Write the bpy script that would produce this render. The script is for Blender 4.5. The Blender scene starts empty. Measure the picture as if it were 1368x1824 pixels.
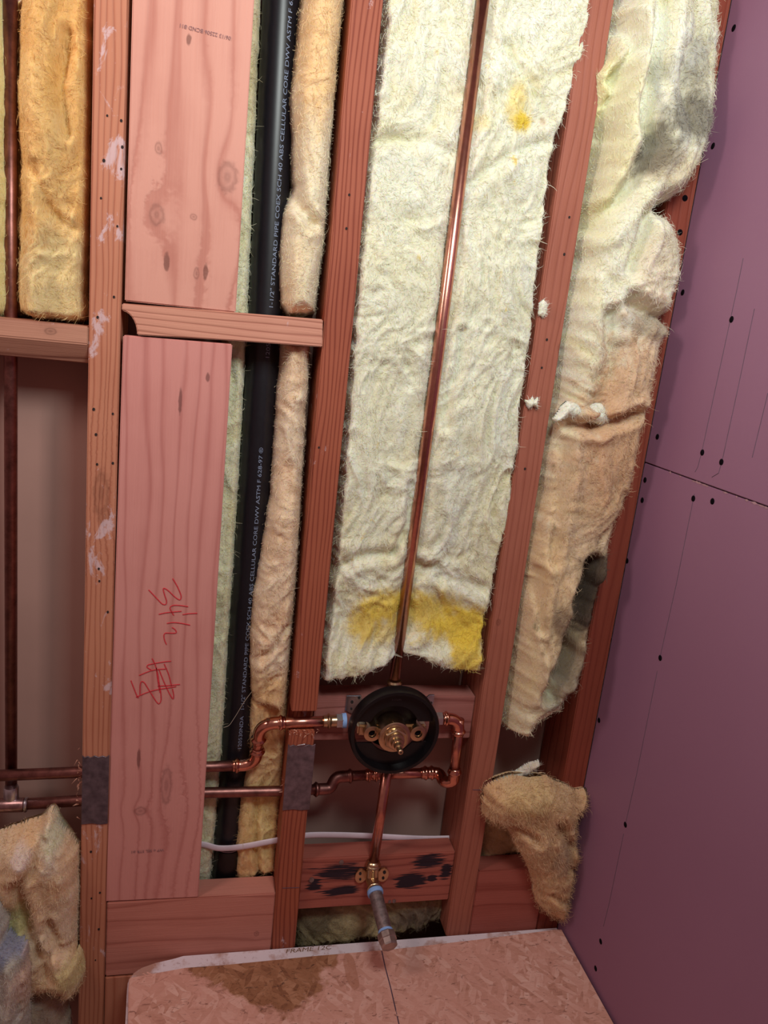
import bpy, bmesh, math, random
import numpy as np
from mathutils import Vector, Matrix

# ------------------------------------------------------------------ camera
F_PX = 1372.2
CAM = np.array([0.0, -1.0, 1.37])
ROT = np.array([[0.973156816877156, -0.20474417550320104, 0.10509820342439663],
                [0.051532813554511406, -0.25121176036398923, -0.966559372510042],
                [0.2242993064917442, 0.9460298483966372, -0.23391739364561648]])
cd = bpy.data.cameras.new('camera')
cam = bpy.data.objects.new('camera', cd)
bpy.context.scene.collection.objects.link(cam)
mw = Matrix.Identity(4)
for i in range(3):
    mw[i][0] = ROT[0][i]; mw[i][1] = -ROT[1][i]; mw[i][2] = -ROT[2][i]; mw[i][3] = CAM[i]
cam.matrix_world = mw
cd.sensor_fit = 'VERTICAL'; cd.sensor_height = 36.0; cd.lens = F_PX / 1824 * 36
cd.clip_start = 0.02
bpy.context.scene.camera = cam

# ------------------------------------------------------------------ light
sc = bpy.context.scene
sc.view_settings.view_transform = 'Standard'; sc.view_settings.look = 'None'
sc.view_settings.gamma = 1.0; sc.view_settings.use_curve_mapping = False
sc.view_settings.exposure = 0.0
world = bpy.data.worlds.new('room_light'); sc.world = world; world.use_nodes = True
wb = world.node_tree.nodes['Background']
wb.inputs[0].default_value = (1.0, 0.50, 0.46, 1); wb.inputs[1].default_value = 0.18

def area(name, loc, target, size, energy, col):
    l = bpy.data.lights.new(name, 'AREA'); l.shape = 'RECTANGLE'; l.size = size[0]; l.size_y = size[1]
    l.energy = energy; l.color = col
    o = bpy.data.objects.new(name, l); sc.collection.objects.link(o)
    o.location = loc
    o.rotation_euler = (Vector(target) - Vector(loc)).to_track_quat('-Z', 'Y').to_euler()
    return o
area('skylight', (0.26, -0.80, 1.92), (0.28, 0.0, 1.60), (0.30, 0.30), 8.4, (0.93, 1.0, 0.96))
area('window_light', (-0.70, -0.50, 1.85), (0.35, 0.0, 1.45), (0.20, 0.35), 4.6, (1.0, 0.78, 0.70))

# ------------------------------------------------------------------ pixel -> place on a real plane
def P(px, py, y=0.0):
    d = ROT.T @ np.array([px - 684, py - 912, F_PX]); t = (y + 1.0) / d[1]
    return CAM + d * t
def PZ(px, py, z):
    d = ROT.T @ np.array([px - 684, py - 912, F_PX]); t = (z - CAM[2]) / d[2]
    return CAM + d * t
def PX(px, py, x):
    d = ROT.T @ np.array([px - 684, py - 912, F_PX]); t = (x - CAM[0]) / d[0]
    return CAM + d * t

YB = 0.095       # back of the stud bays
XC = 0.617       # face of the purple wall
ZR = 0.416       # rim of the tub

# ------------------------------------------------------------------ numpy gradient noise
_rng = np.random.RandomState(7)
_perm = np.concatenate([_rng.permutation(256)] * 3)
_g = _rng.normal(size=(256, 3)); _g /= np.linalg.norm(_g, axis=1)[:, None]
def pn(p):
    p = np.asarray(p, float); i = np.floor(p).astype(int); f = p - i; i &= 255
    u = f * f * f * (f * (f * 6 - 15) + 10); out = 0
    for dx in (0, 1):
        for dy in (0, 1):
            for dz in (0, 1):
                h = _perm[_perm[_perm[(i[:, 0] + dx) & 255] + ((i[:, 1] + dy) & 255)] + ((i[:, 2] + dz) & 255)]
                w = (u[:, 0] if dx else 1 - u[:, 0]) * (u[:, 1] if dy else 1 - u[:, 1]) * (u[:, 2] if dz else 1 - u[:, 2])
                out = out + w * (_g[h] * (f - [dx, dy, dz])).sum(1)
    return out * 1.6
def fbm(p, o=4, ridge=False):
    s = 0; a = 1.0; n = 0
    for k in range(o):
        v = pn(p * 2.03 ** k + 17.3 * k)
        if ridge: v = 1 - 2 * np.abs(v)
        s = s + a * v; n += a; a *= 0.5
    return s / n

# ------------------------------------------------------------------ node helpers
class G:
    def __init__(s, name):
        s.m = bpy.data.materials.new(name); s.m.use_nodes = True; s.t = s.m.node_tree; s.t.nodes.clear()
        s.out = s.t.nodes.new('ShaderNodeOutputMaterial'); s.b = s.t.nodes.new('ShaderNodeBsdfPrincipled')
        s.t.links.new(s.b.outputs[0], s.out.inputs[0])
    def lk(s, v, inp):
        if isinstance(v, bpy.types.NodeSocket): s.t.links.new(v, inp)
        elif v is not None:
            if isinstance(v, tuple) and len(v) == 3 and inp.type == 'RGBA': v = (*v, 1)
            inp.default_value = v
    def math(s, op, a, b=None, c=None, clamp=False):
        n = s.t.nodes.new('ShaderNodeMath'); n.operation = op; n.use_clamp = clamp
        s.lk(a, n.inputs[0])
        if b is not None: s.lk(b, n.inputs[1])
        if c is not None: s.lk(c, n.inputs[2])
        return n.outputs[0]
    def pos(s):
        n = s.t.nodes.new('ShaderNodeNewGeometry'); x = s.t.nodes.new('ShaderNodeSeparateXYZ')
        s.t.links.new(n.outputs['Position'], x.inputs[0]); return n.outputs['Position'], x.outputs
    def vec(s, x, y, z):
        n = s.t.nodes.new('ShaderNodeCombineXYZ'); s.lk(x, n.inputs[0]); s.lk(y, n.inputs[1]); s.lk(z, n.inputs[2]); return n.outputs[0]
    def scale(s, v, sc_, off=(0, 0, 0)):
        n = s.t.nodes.new('ShaderNodeMapping'); s.lk(v, n.inputs[0]); n.inputs['Scale'].default_value = sc_; n.inputs['Location'].default_value = off
        return n.outputs[0]
    def noise(s, v, scale=5, detail=3, rough=.5, dist=0):
        n = s.t.nodes.new('ShaderNodeTexNoise'); s.lk(v, n.inputs['Vector']); n.inputs['Scale'].default_value = scale
        n.inputs['Detail'].default_value = detail; n.inputs['Roughness'].default_value = rough; n.inputs['Distortion'].default_value = dist
        return n.outputs[0]
    def ramp(s, v, stops, interp='LINEAR'):
        n = s.t.nodes.new('ShaderNodeValToRGB'); s.lk(v, n.inputs[0]); cr = n.color_ramp; cr.interpolation = interp
        while len(cr.elements) < len(stops): cr.elements.new(.5)
        for e, (p, c) in zip(cr.elements, stops):
            e.position = p; e.color = (*c, 1) if isinstance(c, tuple) else (c, c, c, 1)
        return n.outputs[0]
    def mix(s, f, a, b, mode='MIX'):
        n = s.t.nodes.new('ShaderNodeMix'); n.data_type = 'RGBA'; n.blend_type = mode
        s.lk(f, n.inputs[0]); s.lk(a, n.inputs[6]); s.lk(b, n.inputs[7]); return n.outputs[2]
    def bump(s, h, strength=.3, dist=.002):
        n = s.t.nodes.new('ShaderNodeBump'); s.lk(h, n.inputs['Height']); n.inputs['Strength'].default_value = strength
        n.inputs['Distance'].default_value = dist; s.t.links.new(n.outputs[0], s.b.inputs['Normal'])
    def set(s, **k):
        for a, v in k.items(): s.lk(v, s.b.inputs[a.replace('_', ' ')])
        return s.m

def plain(name, col, rough=.6, metal=0.0, vary=.15, nscale=60, bump=.1, spec=.5):
    g = G(name); p, _ = g.pos(); n = g.noise(p, nscale, 4, .6)
    c = g.mix(g.ramp(n, [(.3, 0.0), (.7, 1.0)]), tuple(v * (1 - vary) for v in col), tuple(min(1, v * (1 + vary)) for v in col))
    g.bump(n, bump, .001)
    return g.set(Base_Color=c, Roughness=rough, Metallic=metal, Specular_IOR_Level=spec)

def wood(name, light, dark, axis='z', freq=230, off=0.0, knots=(), smear=0.0, wob=.006, burn=(), contrast=1.0, rough=.62, tilt=.5, fiber=.5):
    """sawn fir: growth lines along the axis, bent around knots"""
    g = G(name); p, (x, y, z) = g.pos()
    u, w = (x, z) if axis == 'z' else (z, x)
    low = g.noise(g.vec(g.math('MULTIPLY', u, 9), g.math('MULTIPLY', y, 5), g.math('MULTIPLY_ADD', w, 1.6, off)), 1.6, 2, .5)
    uu = g.math('MULTIPLY_ADD', y, tilt, u)
    uu = g.math('ADD', uu, g.math('MULTIPLY', g.math('SUBTRACT', low, .5), wob * 6))
    kmask = None
    for (cx, cz, rx, rz, amp) in knots:
        a = g.math('DIVIDE', g.math('SUBTRACT', x, float(cx)), rx); b = g.math('DIVIDE', g.math('SUBTRACT', z, float(cz)), rz)
        e = g.math('ADD', g.math('MULTIPLY', a, a), g.math('MULTIPLY', b, b)); e = g.math('MULTIPLY', e, g.math('MULTIPLY_ADD', g.noise(p, 130, 2), 1.6, .2))
        gs = g.math('POWER', 2.718, g.math('MULTIPLY', e, -.22))
        uu = g.math('ADD', uu, g.math('MULTIPLY', gs, amp))
        inn = g.math('SUBTRACT', 1.25, e, clamp=True); inn = g.math('MULTIPLY', inn, 1.4, clamp=True)
        rg = g.math('MULTIPLY', inn, g.math('MULTIPLY_ADD', g.math('SINE', g.math('MULTIPLY', g.math('SQRT', e), 11)), .22, .55))
        rg = g.math('MULTIPLY', inn, 1.0) if rx < .0036 else g.math('MULTIPLY', rg, .75)
        if rz < .045: kmask = rg if kmask is None else g.math('MAXIMUM', kmask, rg)
    ph = g.math('MULTIPLY', g.math('ADD', uu, off), freq)
    ph = g.math('ADD', ph, g.math('MULTIPLY', g.noise(g.vec(g.math('MULTIPLY', uu, 60), 0.0, g.math('MULTIPLY', w, 2)), 1, 1), 5))
    s1 = g.math('MULTIPLY_ADD', g.math('SINE', ph), .5, .5)
    ring = g.math('ADD', g.math('MULTIPLY', g.math('POWER', s1, 9.0), .75), g.math('MULTIPLY', g.math('POWER', s1, 1.6), .4))
    if axis == 'z': fv = g.scale(p, (420, 420, 9))
    else: fv = g.scale(p, (9, 420, 420))
    fib = g.noise(fv, 1, 4, .65)
    blot = g.noise(p, 9, 3, .55)
    t = g.math('ADD', g.math('MULTIPLY', ring, .62 * contrast), g.math('MULTIPLY', g.math('SUBTRACT', fib, .5), 1.0 * fiber))
    t = g.math('ADD', t, g.math('MULTIPLY', g.math('SUBTRACT', blot, .5), .8), clamp=True)
    c = g.mix(t, light, dark)
    if kmask is not None: c = g.mix(g.math('MULTIPLY', kmask, .7), c, tuple(v * .34 for v in dark))
    if smear:
        n = g.noise(g.scale(p, (38, 38, 20)), 1, 6, .72, .6); n2 = g.noise(p, 7, 1)
        th = g.math('ADD', n, g.math('MULTIPLY', g.math('SUBTRACT', n2, .5), .5))
        c = g.mix(g.ramp(th, [(.70 - smear, 0.0), (.76 - smear, .75)]), c, (.66, .50, .53))
    for (cx, cz, rx, rz) in burn:
        rx *= 1.2; rz *= 1.25
        a = g.math('DIVIDE', g.math('SUBTRACT', x, float(cx)), rx); b = g.math('DIVIDE', g.math('SUBTRACT', z, float(cz)), rz)
        e = g.math('SQRT', g.math('ADD', g.math('MULTIPLY', a, a), g.math('MULTIPLY', b, b)))
        e = g.math('ADD', e, g.math('MULTIPLY', g.math('SUBTRACT', g.noise(g.scale(p, (22, 22, 360)), 1, 4), .5), 2.3))
        c = g.mix(g.ramp(e, [(.72, 1.0), (1.12, 0.0)]), c, (.022, .012, .02))
    h = g.math('ADD', g.math('MULTIPLY', fib, .6), g.math('MULTIPLY', ring, -.5))
    g.bump(h, .55, .0014)
    return g.set(Base_Color=c, Roughness=rough, Specular_IOR_Level=.3)

def wool_mat(name, sss=.6):
    g = G(name); p, _ = g.pos()
    a = g.t.nodes.new('ShaderNodeVertexColor'); a.layer_name = 'Col'
    n1 = g.noise(p, 900, 3, .7, 1.5); n2 = g.noise(p, 140, 5, .65, 2.2)
    c = g.mix(g.ramp(n2, [(.3, 0.0), (.7, 1.0)]), g.mix(1.0, a.outputs[0], (.94, .90, .78), 'MULTIPLY'), a.outputs[0])
    n3 = g.noise(p, 330, 4, .6, 3.0)
    g.bump(g.math('ADD', g.math('ADD', g.math('MULTIPLY', n1, .12), n2), g.math('MULTIPLY', n3, .45)), .55, .0024)
    return g.set(Base_Color=c, Roughness=1.0, Specular_IOR_Level=.05, Subsurface_Weight=sss, Subsurface_Radius=(.9, .62, .25), Subsurface_Scale=.006)

M = {}
M['wool'] = wool_mat('glass_wool')
M['fiber'] = wool_mat('glass_wool_fiber', 0.0)
M['copper'] = plain('copper_new', (.62, .29, .22), .26, 1.0, .14, 120, .03)
M['copper_fit'] = plain('copper_fitting', (.70, .33, .24), .20, 1.0, .12, 90, .02)
M['copper_old'] = plain('copper_tarnished', (.28, .125, .11), .42, 1.0, .35, 70, .08)
M['brass'] = plain('brass', (.60, .44, .28), .28, 1.0, .10, 90, .03)
M['silver'] = plain('galvanised_steel', (.60, .62, .68), .3, 1.0, .15, 90, .06)
M['plate'] = plain('nail_plate_steel', (.20, .16, .19), .48, .8, .35, 80, .2)
M['iron'] = plain('aged_galvanised_pipe', (.30, .24, .24), .5, .8, .4, 130, .25)
M['tape'] = plain('blue_thread_tape', (.25, .42, .78), .6, 0, .1)
M['abs'] = plain('black_abs_plastic', (.007, .007, .011), .38, 0, .2, 200, .03, .5)
M['blk'] = plain('black_moulded_plastic', (.006, .005, .006), .3, 0, .15, 200, .02, .4)
M["print"] = plain("pale_print", (.24, .29, .42), .6, 0, .3, 400, 0)
M['ink'] = plain('grey_ink', (.26, .14, .15), .8, 0, .3, 500, 0)
M['red'] = plain('red_crayon', (.62, .035, .05), .7, 0, .25, 900, 0)
M['cable'] = plain('white_cable_sheath', (.72, .62, .70), .42, 0, .06, 60, .02)
M['hole'] = plain('dark_hole', (.02, .012, .012), .9, 0, .1)
M['screw'] = plain('black_screw', (.006, .004, .006), 1.0, .0, .3, 60, .1, .05)
M['pencil'] = plain('pencil_line', (.10, .06, .09), .9, 0, .2)
M['splinter'] = plain('torn_wood_fibers', (.66, .36, .26), .9, 0, .2)

def purple():
    g = G('purple_drywall_paper'); p, _ = g.pos()
    n = g.noise(p, 3.0, 3, .5); f = g.noise(p, 700, 2, .6)
    c = g.mix(n, (.275, .130, .215), (.330, .165, .262))
    sp = g.noise(g.scale(p, (55, 55, 20)), 1, 2, .6)
    c = g.mix(g.ramp(sp, [(.80, 0.0), (.83, .6)]), c, (.62, .45, .52))
    g.bump(f, .12, .0005)
    return g.set(Base_Color=c, Roughness=.62, Specular_IOR_Level=.35)
M['purple'] = purple()
M['gyp'] = plain('gypsum_edge', (.55, .42, .46), .9, 0, .15)
M['paper'] = plain('grey_brown_drywall_paper', (.38, .235, .20), .85, 0, .07, 6, .05)

# ------------------------------------------------------------------ object helpers
C = sc.collection
def finish(o, parent=None, label=None, cat=None, group=None, kind=None):
    if parent is not None: o.parent = parent
    if label: o['label'] = label
    if cat: o['category'] = cat
    if group: o['group'] = group
    if kind: o['kind'] = kind
    return o
def root_of(o):
    l = Vector((0, 0, 0))
    while o is not None: l = l + o.location; o = o.parent
    return l
def link(name, me, mats, parent=None, smooth=False, **k):
    """mesh given in world coordinates; its origin goes to the base of the shape (or to the parent)"""
    co = np.empty(len(me.vertices) * 3); me.vertices.foreach_get('co', co); co = co.reshape(-1, 3)
    if parent is None: org = np.array([(co[:, 0].min() + co[:, 0].max()) / 2, (co[:, 1].min() + co[:, 1].max()) / 2, co[:, 2].min()]); loc = org
    else: org = np.array(root_of(parent)); loc = (0, 0, 0)
    me.vertices.foreach_set('co', (co - org).ravel())
    for m in (mats if isinstance(mats, (list, tuple)) else [mats]): me.materials.append(m)
    if smooth: me.polygons.foreach_set('use_smooth', np.ones(len(me.polygons), bool))
    me.update()
    o = bpy.data.objects.new(name, me); C.objects.link(o); o.location = loc
    return finish(o, parent, **k)
def empty(name, loc, **k):
    o = bpy.data.objects.new(name, None); C.objects.link(o); o.location = loc; o.empty_display_size = .03
    return finish(o, **k)
def mesh_py(verts, faces):
    me = bpy.data.meshes.new('m'); me.from_pydata([tuple(map(float, v)) for v in verts], [], faces); return me
def bm_mesh(bm):
    me = bpy.data.meshes.new('m'); bmesh.ops.recalc_face_normals(bm, faces=bm.faces[:]); bm.to_mesh(me); bm.free(); return me

def prism(name, pts, axis, a, b, mat, parent=None, bev=.0015, seg=2, rough=0, **k):
    """outline pts in the two other axes, extruded along axis from a to b"""
    bm = bmesh.new(); vs = []
    for t in (a, b):
        r = []
        for (p, q) in pts:
            v = {'x': (t, p, q), 'y': (p, t, q), 'z': (p, q, t)}[axis]; r.append(bm.verts.new(v))
        vs.append(r)
    n = len(pts)
    bm.faces.new(vs[0]); bm.faces.new(vs[1][::-1])
    for i in range(n): bm.faces.new((vs[0][i], vs[0][(i + 1) % n], vs[1][(i + 1) % n], vs[1][i]))
    bmesh.ops.recalc_face_normals(bm, faces=bm.faces[:])
    if bev: bmesh.ops.bevel(bm, geom=[e for e in bm.edges if e.calc_length() > bev * 2.5], offset=bev, segments=seg, affect='EDGES', clamp_overlap=True)
    return link(name, bm_mesh(bm), mat, parent, **k)
def box(name, x0, x1, y0, y1, z0, z1, mat, parent=None, bev=.0015, **k):
    return prism(name, [(x0, z0), (x1, z0), (x1, z1), (x0, z1)], 'y', y0, y1, mat, parent, bev, **k)

def fillet(pts, r, n=8):
    pts = [np.array(p, float) for p in pts]; out = [pts[0]]
    rr = r if isinstance(r, (list, tuple)) else [r] * (len(pts) - 2)
    for i in range(1, len(pts) - 1):
        a, b, c = pts[i - 1], pts[i], pts[i + 1]; d1 = a - b; d2 = c - b; l1 = np.linalg.norm(d1); l2 = np.linalg.norm(d2)
        q = min(rr[i - 1], l1 * .49, l2 * .49); p0 = b + d1 / l1 * q; p1 = b + d2 / l2 * q
        for t in np.linspace(0, 1, n): out.append((1 - t) ** 2 * p0 + 2 * t * (1 - t) * b + t * t * p1)
    out.append(pts[-1]); return out
def sweep_arrays(path, rad, sides=16, ell=(1, 1), up=(0, 0, 1), cap=True, phase=0):
    path = [np.array(p, float) for p in path]; n = len(path)
    rad = rad if hasattr(rad, '__len__') else [rad] * n
    T = []
    for i in range(n):
        d = path[min(i + 1, n - 1)] - path[max(i - 1, 0)]; T.append(d / (np.linalg.norm(d) + 1e-12))
    u = np.array(up, float); u = u - T[0] * (u @ T[0])
    if np.linalg.norm(u) < 1e-3: u = np.array([1.0, .01, 0]); u = u - T[0] * (u @ T[0])
    u /= np.linalg.norm(u); V = []; Fc = []
    for i in range(n):
        u = u - T[i] * (u @ T[i]); u /= np.linalg.norm(u); w = np.cross(T[i], u)
        for k in range(sides):
            a = 2 * math.pi * (k + phase) / sides
            V.append(path[i] + rad[i] * (math.cos(a) * u * ell[0] + math.sin(a) * w * ell[1]))
    for i in range(n - 1):
        for k in range(sides):
            k2 = (k + 1) % sides; Fc.append((i * sides + k, i * sides + k2, (i + 1) * sides + k2, (i + 1) * sides + k))
    if cap: Fc.append(tuple(range(sides))[::-1]); Fc.append(tuple(range((n - 1) * sides, n * sides)))
    return V, Fc
def sweep(name, path, rad, mat, parent=None, sides=16, smooth=True, **k):
    kw = {q: k.pop(q) for q in ('ell', 'up', 'cap', 'phase') if q in k}
    V, Fc = sweep_arrays(path, rad, sides, **kw)
    return link(name, mesh_py(V, Fc), mat, parent, smooth, **k)
def turned(name, a, b, prof, mat, parent=None, sides=28, smooth=False, **k):
    """profile of (t along a->b in metres, radius)"""
    a = np.array(a, float); b = np.array(b, float); d = (b - a) / np.linalg.norm(b - a)
    V, Fc = [], []
    pa = [a + d * t for t, r in prof]
    u = np.array([0, 0, 1.0]) if abs(d[2]) < .9 else np.array([1.0, 0, 0]); u -= d * (u @ d); u /= np.linalg.norm(u); w = np.cross(d, u)
    for (t, r), c in zip(prof, pa):
        for q in range(sides):
            an = 2 * math.pi * q / sides; V.append(c + r * (math.cos(an) * u + math.sin(an) * w))
    for i in range(len(prof) - 1):
        for q in range(sides):
            q2 = (q + 1) % sides; Fc.append((i * sides + q, i * sides + q2, (i + 1) * sides + q2, (i + 1) * sides + q))
    Fc.append(tuple(range(sides))[::-1]); Fc.append(tuple(range((len(prof) - 1) * sides, len(prof) * sides)))
    o = link(name, mesh_py(V, Fc), mat, parent, smooth, **k)
    if smooth is False and sides > 10:
        me = o.data; me.polygons.foreach_set('use_smooth', np.ones(len(me.polygons), bool))
        me.set_sharp_from_angle(angle=math.radians(35))
    return o
def discs(name, pts, r, mat, parent, normal='y', th=.0006, **k):
    """many tiny marks joined into one part"""
    V, Fc = [], []
    for p in pts:
        rr = r * random.uniform(.75, 1.3); b = len(V)
        for dz in (0, -th):
            for i in range(8):
                a = i * math.pi / 4; c, s_ = rr * math.cos(a), rr * 1.25 * math.sin(a)
                V.append((p[0] + c, p[1] + dz, p[2] + s_) if normal == 'y' else (p[0] + dz, p[1] + c, p[2] + s_))
        Fc.append(tuple(range(b, b + 8))); Fc.append(tuple(range(b + 8, b + 16))[::-1])
        for i in range(8): Fc.append((b + i, b + (i + 1) % 8, b + 8 + (i + 1) % 8, b + 8 + i))
    return link(name, mesh_py(V, Fc), mat, parent, **k)
def text_mesh(body, size, spacing=1.0):
    cu = bpy.data.curves.new('t', 'FONT'); cu.body = body; cu.size = size; cu.space_character = spacing; cu.resolution_u = 3
    o = bpy.data.objects.new('t', cu); C.objects.link(o); bpy.context.view_layer.update()
    me = bpy.data.meshes.new_from_object(o.evaluated_get(bpy.context.evaluated_depsgraph_get()))
    bpy.data.objects.remove(o); bpy.data.curves.remove(cu)
    co = np.empty(len(me.vertices) * 3); me.vertices.foreach_get('co', co)
    return me, co.reshape(-1, 3)
def flat_text(name, body, size, org, right, upv, mat, parent, off=(0, 0, 0), **k):
    me, co = text_mesh(body, size); co2 = np.array(org) + np.outer(co[:, 0], right) + np.outer(co[:, 1], upv) + np.array(off)
    me.vertices.foreach_set('co', co2.ravel()); return link(name, me, mat, parent, **k)

# ------------------------------------------------------------------ glass wool
def seg_dist(p, poly, closed=True):
    """distance and nearest point from points p (n,2) to a polyline"""
    best = np.full(len(p), 1e9); near = np.zeros_like(p); n = len(poly)
    for i in range(n if closed else n - 1):
        a = poly[i]; b = poly[(i + 1) % n]; ab = b - a; t = np.clip(((p - a) @ ab) / max(ab @ ab, 1e-12), 0, 1)
        q = a + t[:, None] * ab; d = np.linalg.norm(p - q, axis=1); m = d < best; best[m] = d[m]; near[m] = q[m]
    return best, near
def inside(p, poly):
    r = np.zeros(len(p), bool); n = len(poly); j = n - 1
    for i in range(n):
        a, b = poly[i], poly[j]
        c = (a[1] > p[:, 1]) != (b[1] > p[:, 1])
        with np.errstate(divide='ignore', invalid='ignore'):
            x = (b[0] - a[0]) * (p[:, 1] - a[1]) / (b[1] - a[1]) + a[0]
        r ^= c & (p[:, 0] < x); j = i
    return r
def densify(poly, step, seed, amp):
    out = []
    n = len(poly)
    for i in range(n):
        a = poly[i]; b = poly[(i + 1) % n]; k = max(1, int(np.linalg.norm(b - a) / step))
        for t in range(k): out.append(a + (b - a) * t / k)
    out = np.array(out); q = np.column_stack([out * 45, np.full(len(out), seed * 3.1)])
    out = out + amp * np.column_stack([fbm(q, 3), fbm(q + 31.7, 3)]) * 1.6
    return out
CREAM = np.array([.80, .75, .46]); PALE = np.array([.90, .93, .85]); AMBER = np.array([.86, .60, .27])
def wool(name, label, outline, yb, yf, edge=.018, h=.0022, seed=1, feats=(), stains_shade=(), tint=CREAM, tint2=PALE, amp=.006,
         both=False, fib=170000, flen=.011, parent=None, yo=0.0, lean=0.0, wrs=1.0, lft=1.0, group=None, jag=.0025, cat='insulation', stretch=1.0):
    poly = np.array([[P(a, b, yo)[0], P(a, b, yo)[2]] for a, b in outline])
    poly = densify(poly, .004, seed, jag); poly[:, 0] = np.minimum(poly[:, 0], .6135)
    mn = poly.min(0) - h; mx = poly.max(0) + h
    nx = int((mx[0] - mn[0]) / h) + 2; nz = int((mx[1] - mn[1]) / h) + 2
    gx, gz = np.meshgrid(mn[0] + np.arange(nx) * h, mn[1] + np.arange(nz) * h); g = np.column_stack([gx.ravel(), gz.ravel()])
    ins = inside(g, poly)
    idx = np.arange(nx * nz).reshape(nz, nx)
    quads = np.stack([idx[:-1, :-1], idx[:-1, 1:], idx[1:, 1:], idx[1:, :-1]], -1).reshape(-1, 4)
    quads = quads[ins[quads].sum(1) >= 2]
    used = np.unique(quads); remap = np.full(nx * nz, -1); remap[used] = np.arange(len(used)); quads = remap[quads]
    g = g[used]; ins = ins[used]
    d, near = seg_dist(g, poly); g = np.where(ins[:, None], g, near); d = np.where(ins, d, 0)
    t = np.clip(d / edge, 0, 1); prof = np.sqrt(np.clip(1 - (1 - t) ** 2, 0, 1))
    q = np.column_stack([g[:, 0] * stretch, g[:, 1], np.full(len(g), seed * 1.7)])
    w = np.column_stack([pn(q * [9, 9, 1]), pn(q * [9, 9, 1] + 40), np.zeros(len(g))])
    lumps = fbm(q * [11, 8, 1] + w * .35, 3)
    wr = fbm(q * [30, 15, 1] + w * 2.2, 4, True); st_ = fbm(q * [75, 22, 1] + w * 5.0, 3)
    fine = fbm(q * [120, 95, 1] + w * 3.0, 3)
    hgt = (yb - yf) * prof + (lumps * 1.5 + wr * .85 * wrs + st_ * .35 + fine * .12) * amp * (.25 + .75 * prof)
    for f in feats:
        if f[0] == 'c':
            pl = np.array([[P(a, b, yf)[0], P(a, b, yf)[2]] for a, b in f[1]]); dd, _ = seg_dist(g + .0025 * w[:, :2], pl, False)
            hgt -= f[2] * np.exp(-(dd / f[3]) ** 2)
            hgt += f[2] * .35 * np.exp(-((dd - f[3] * 2.0) / (f[3] * 1.1)) ** 2)
        else:
            c = P(*f[1], yf); e = ((g[:, 0] - c[0]) / f[2]) ** 2 + ((g[:, 1] - c[2]) / f[3]) ** 2
            hgt += f[4] * np.exp(-e)
    hgt = np.maximum(hgt, (yb - yf) * .02)
    y = yb - hgt + lean * (g[:, 1] - g[:, 1].min())
    V = np.column_stack([g[:, 0], y, g[:, 1]])
    cm = np.clip(.5 + .6 * fbm(q * [14, 10, 1] + 5 + w, 3) + .5 * st_ + .3 * wr, 0, 1)[:, None]
    col = tint * (1 - cm) + tint2 * cm
    for (c0, rx, rz, cc, st) in sorted(stains_shade, key=lambda q: -q[1] * q[2]):  # real stains and painted shade, both blended into the wool colour
        pc = (V - CAM) @ ROT.T; pix = pc[:, :2] / pc[:, 2:] * F_PX + [684, 912]
        dd = ((pix - np.array(c0)) ** 2).sum(1); nearv = dd < max(36.0, dd.min() * 1.01); c = V[nearv][np.argmin(V[nearv][:, 1])]; e = ((g[:, 0] - c[0]) / rx) ** 2 + ((g[:, 1] - c[2]) / rz) ** 2
        m = np.clip((np.exp(-e * .7) * 1.6 + .5 * fine + .4 * st_ + .3 * wr - .50) * 1.3, 0, 1)[:, None] * st
        col = col * (1 - m) + np.array(cc) * m
    faces = quads
    if both:
        yb2 = yb + hgt * (.45 if yb < 0 else .12) + lean * (g[:, 1] - g[:, 1].min()); n0 = len(V)
        V = np.vstack([V, np.column_stack([g[:, 0], yb2, g[:, 1]])]); faces = np.vstack([quads, quads[:, ::-1] + n0]); col = np.vstack([col, col])
    me = bpy.data.meshes.new('m'); me.vertices.add(len(V)); me.vertices.foreach_set('co', V.astype(np.float32).ravel())
    me.loops.add(len(faces) * 4); me.loops.foreach_set('vertex_index', faces.astype(np.int32).ravel())
    me.polygons.add(len(faces)); me.polygons.foreach_set('loop_start', np.arange(len(faces), dtype=np.int32) * 4)
    me.update(calc_edges=True)
    ca = me.color_attributes.new('Col', 'FLOAT_COLOR', 'POINT'); ca.data.foreach_set('color', np.column_stack([col, np.ones(len(col))]).astype(np.float32).ravel())
    o = link(name, me, M['wool'], parent, True, **({} if parent is not None and not label else dict(label=label)))
    if parent is None:
        o['category'] = cat
        if group: o['group'] = group
    # fibres lying over the surface
    rs = np.random.RandomState(seed); areaq = h * h; N = int(len(quads) * areaq * fib)
    pick = rs.randint(0, len(quads), N)
    ed = np.nonzero(t[quads[:, 0]] < .25)[0]
    if len(ed): pick = np.concatenate([pick, ed[rs.randint(0, len(ed), N // (3 if lft > 1 else 8))]]); N = len(pick)
    ab = rs.rand(N, 2); Q = V[quads[pick]]
    base = (Q[:, 0] * ((1 - ab[:, :1]) * (1 - ab[:, 1:])) + Q[:, 1] * (ab[:, :1] * (1 - ab[:, 1:])) + Q[:, 2] * (ab[:, :1] * ab[:, 1:]) + Q[:, 3] * ((1 - ab[:, :1]) * ab[:, 1:]))
    nr = np.cross(Q[:, 1] - Q[:, 0], Q[:, 3] - Q[:, 0]); nr /= np.linalg.norm(nr, axis=1)[:, None] + 1e-12; nr[nr[:, 1] > 0] *= -1
    bq = np.column_stack([base[:, 0], base[:, 2], np.full(N, seed * .7)])
    ang = 5.0 * pn(bq * [13, 10, 1]) + 3.0 * pn(bq * [45, 40, 1]) + 1.3 + rs.normal(0, .35, N) + 3.1416 * (rs.rand(N) < .5)
    L = np.minimum(flen * rs.lognormal(-.25, .5, N), .018)[:, None]; curl = rs.normal(0, .55, N)
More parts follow.
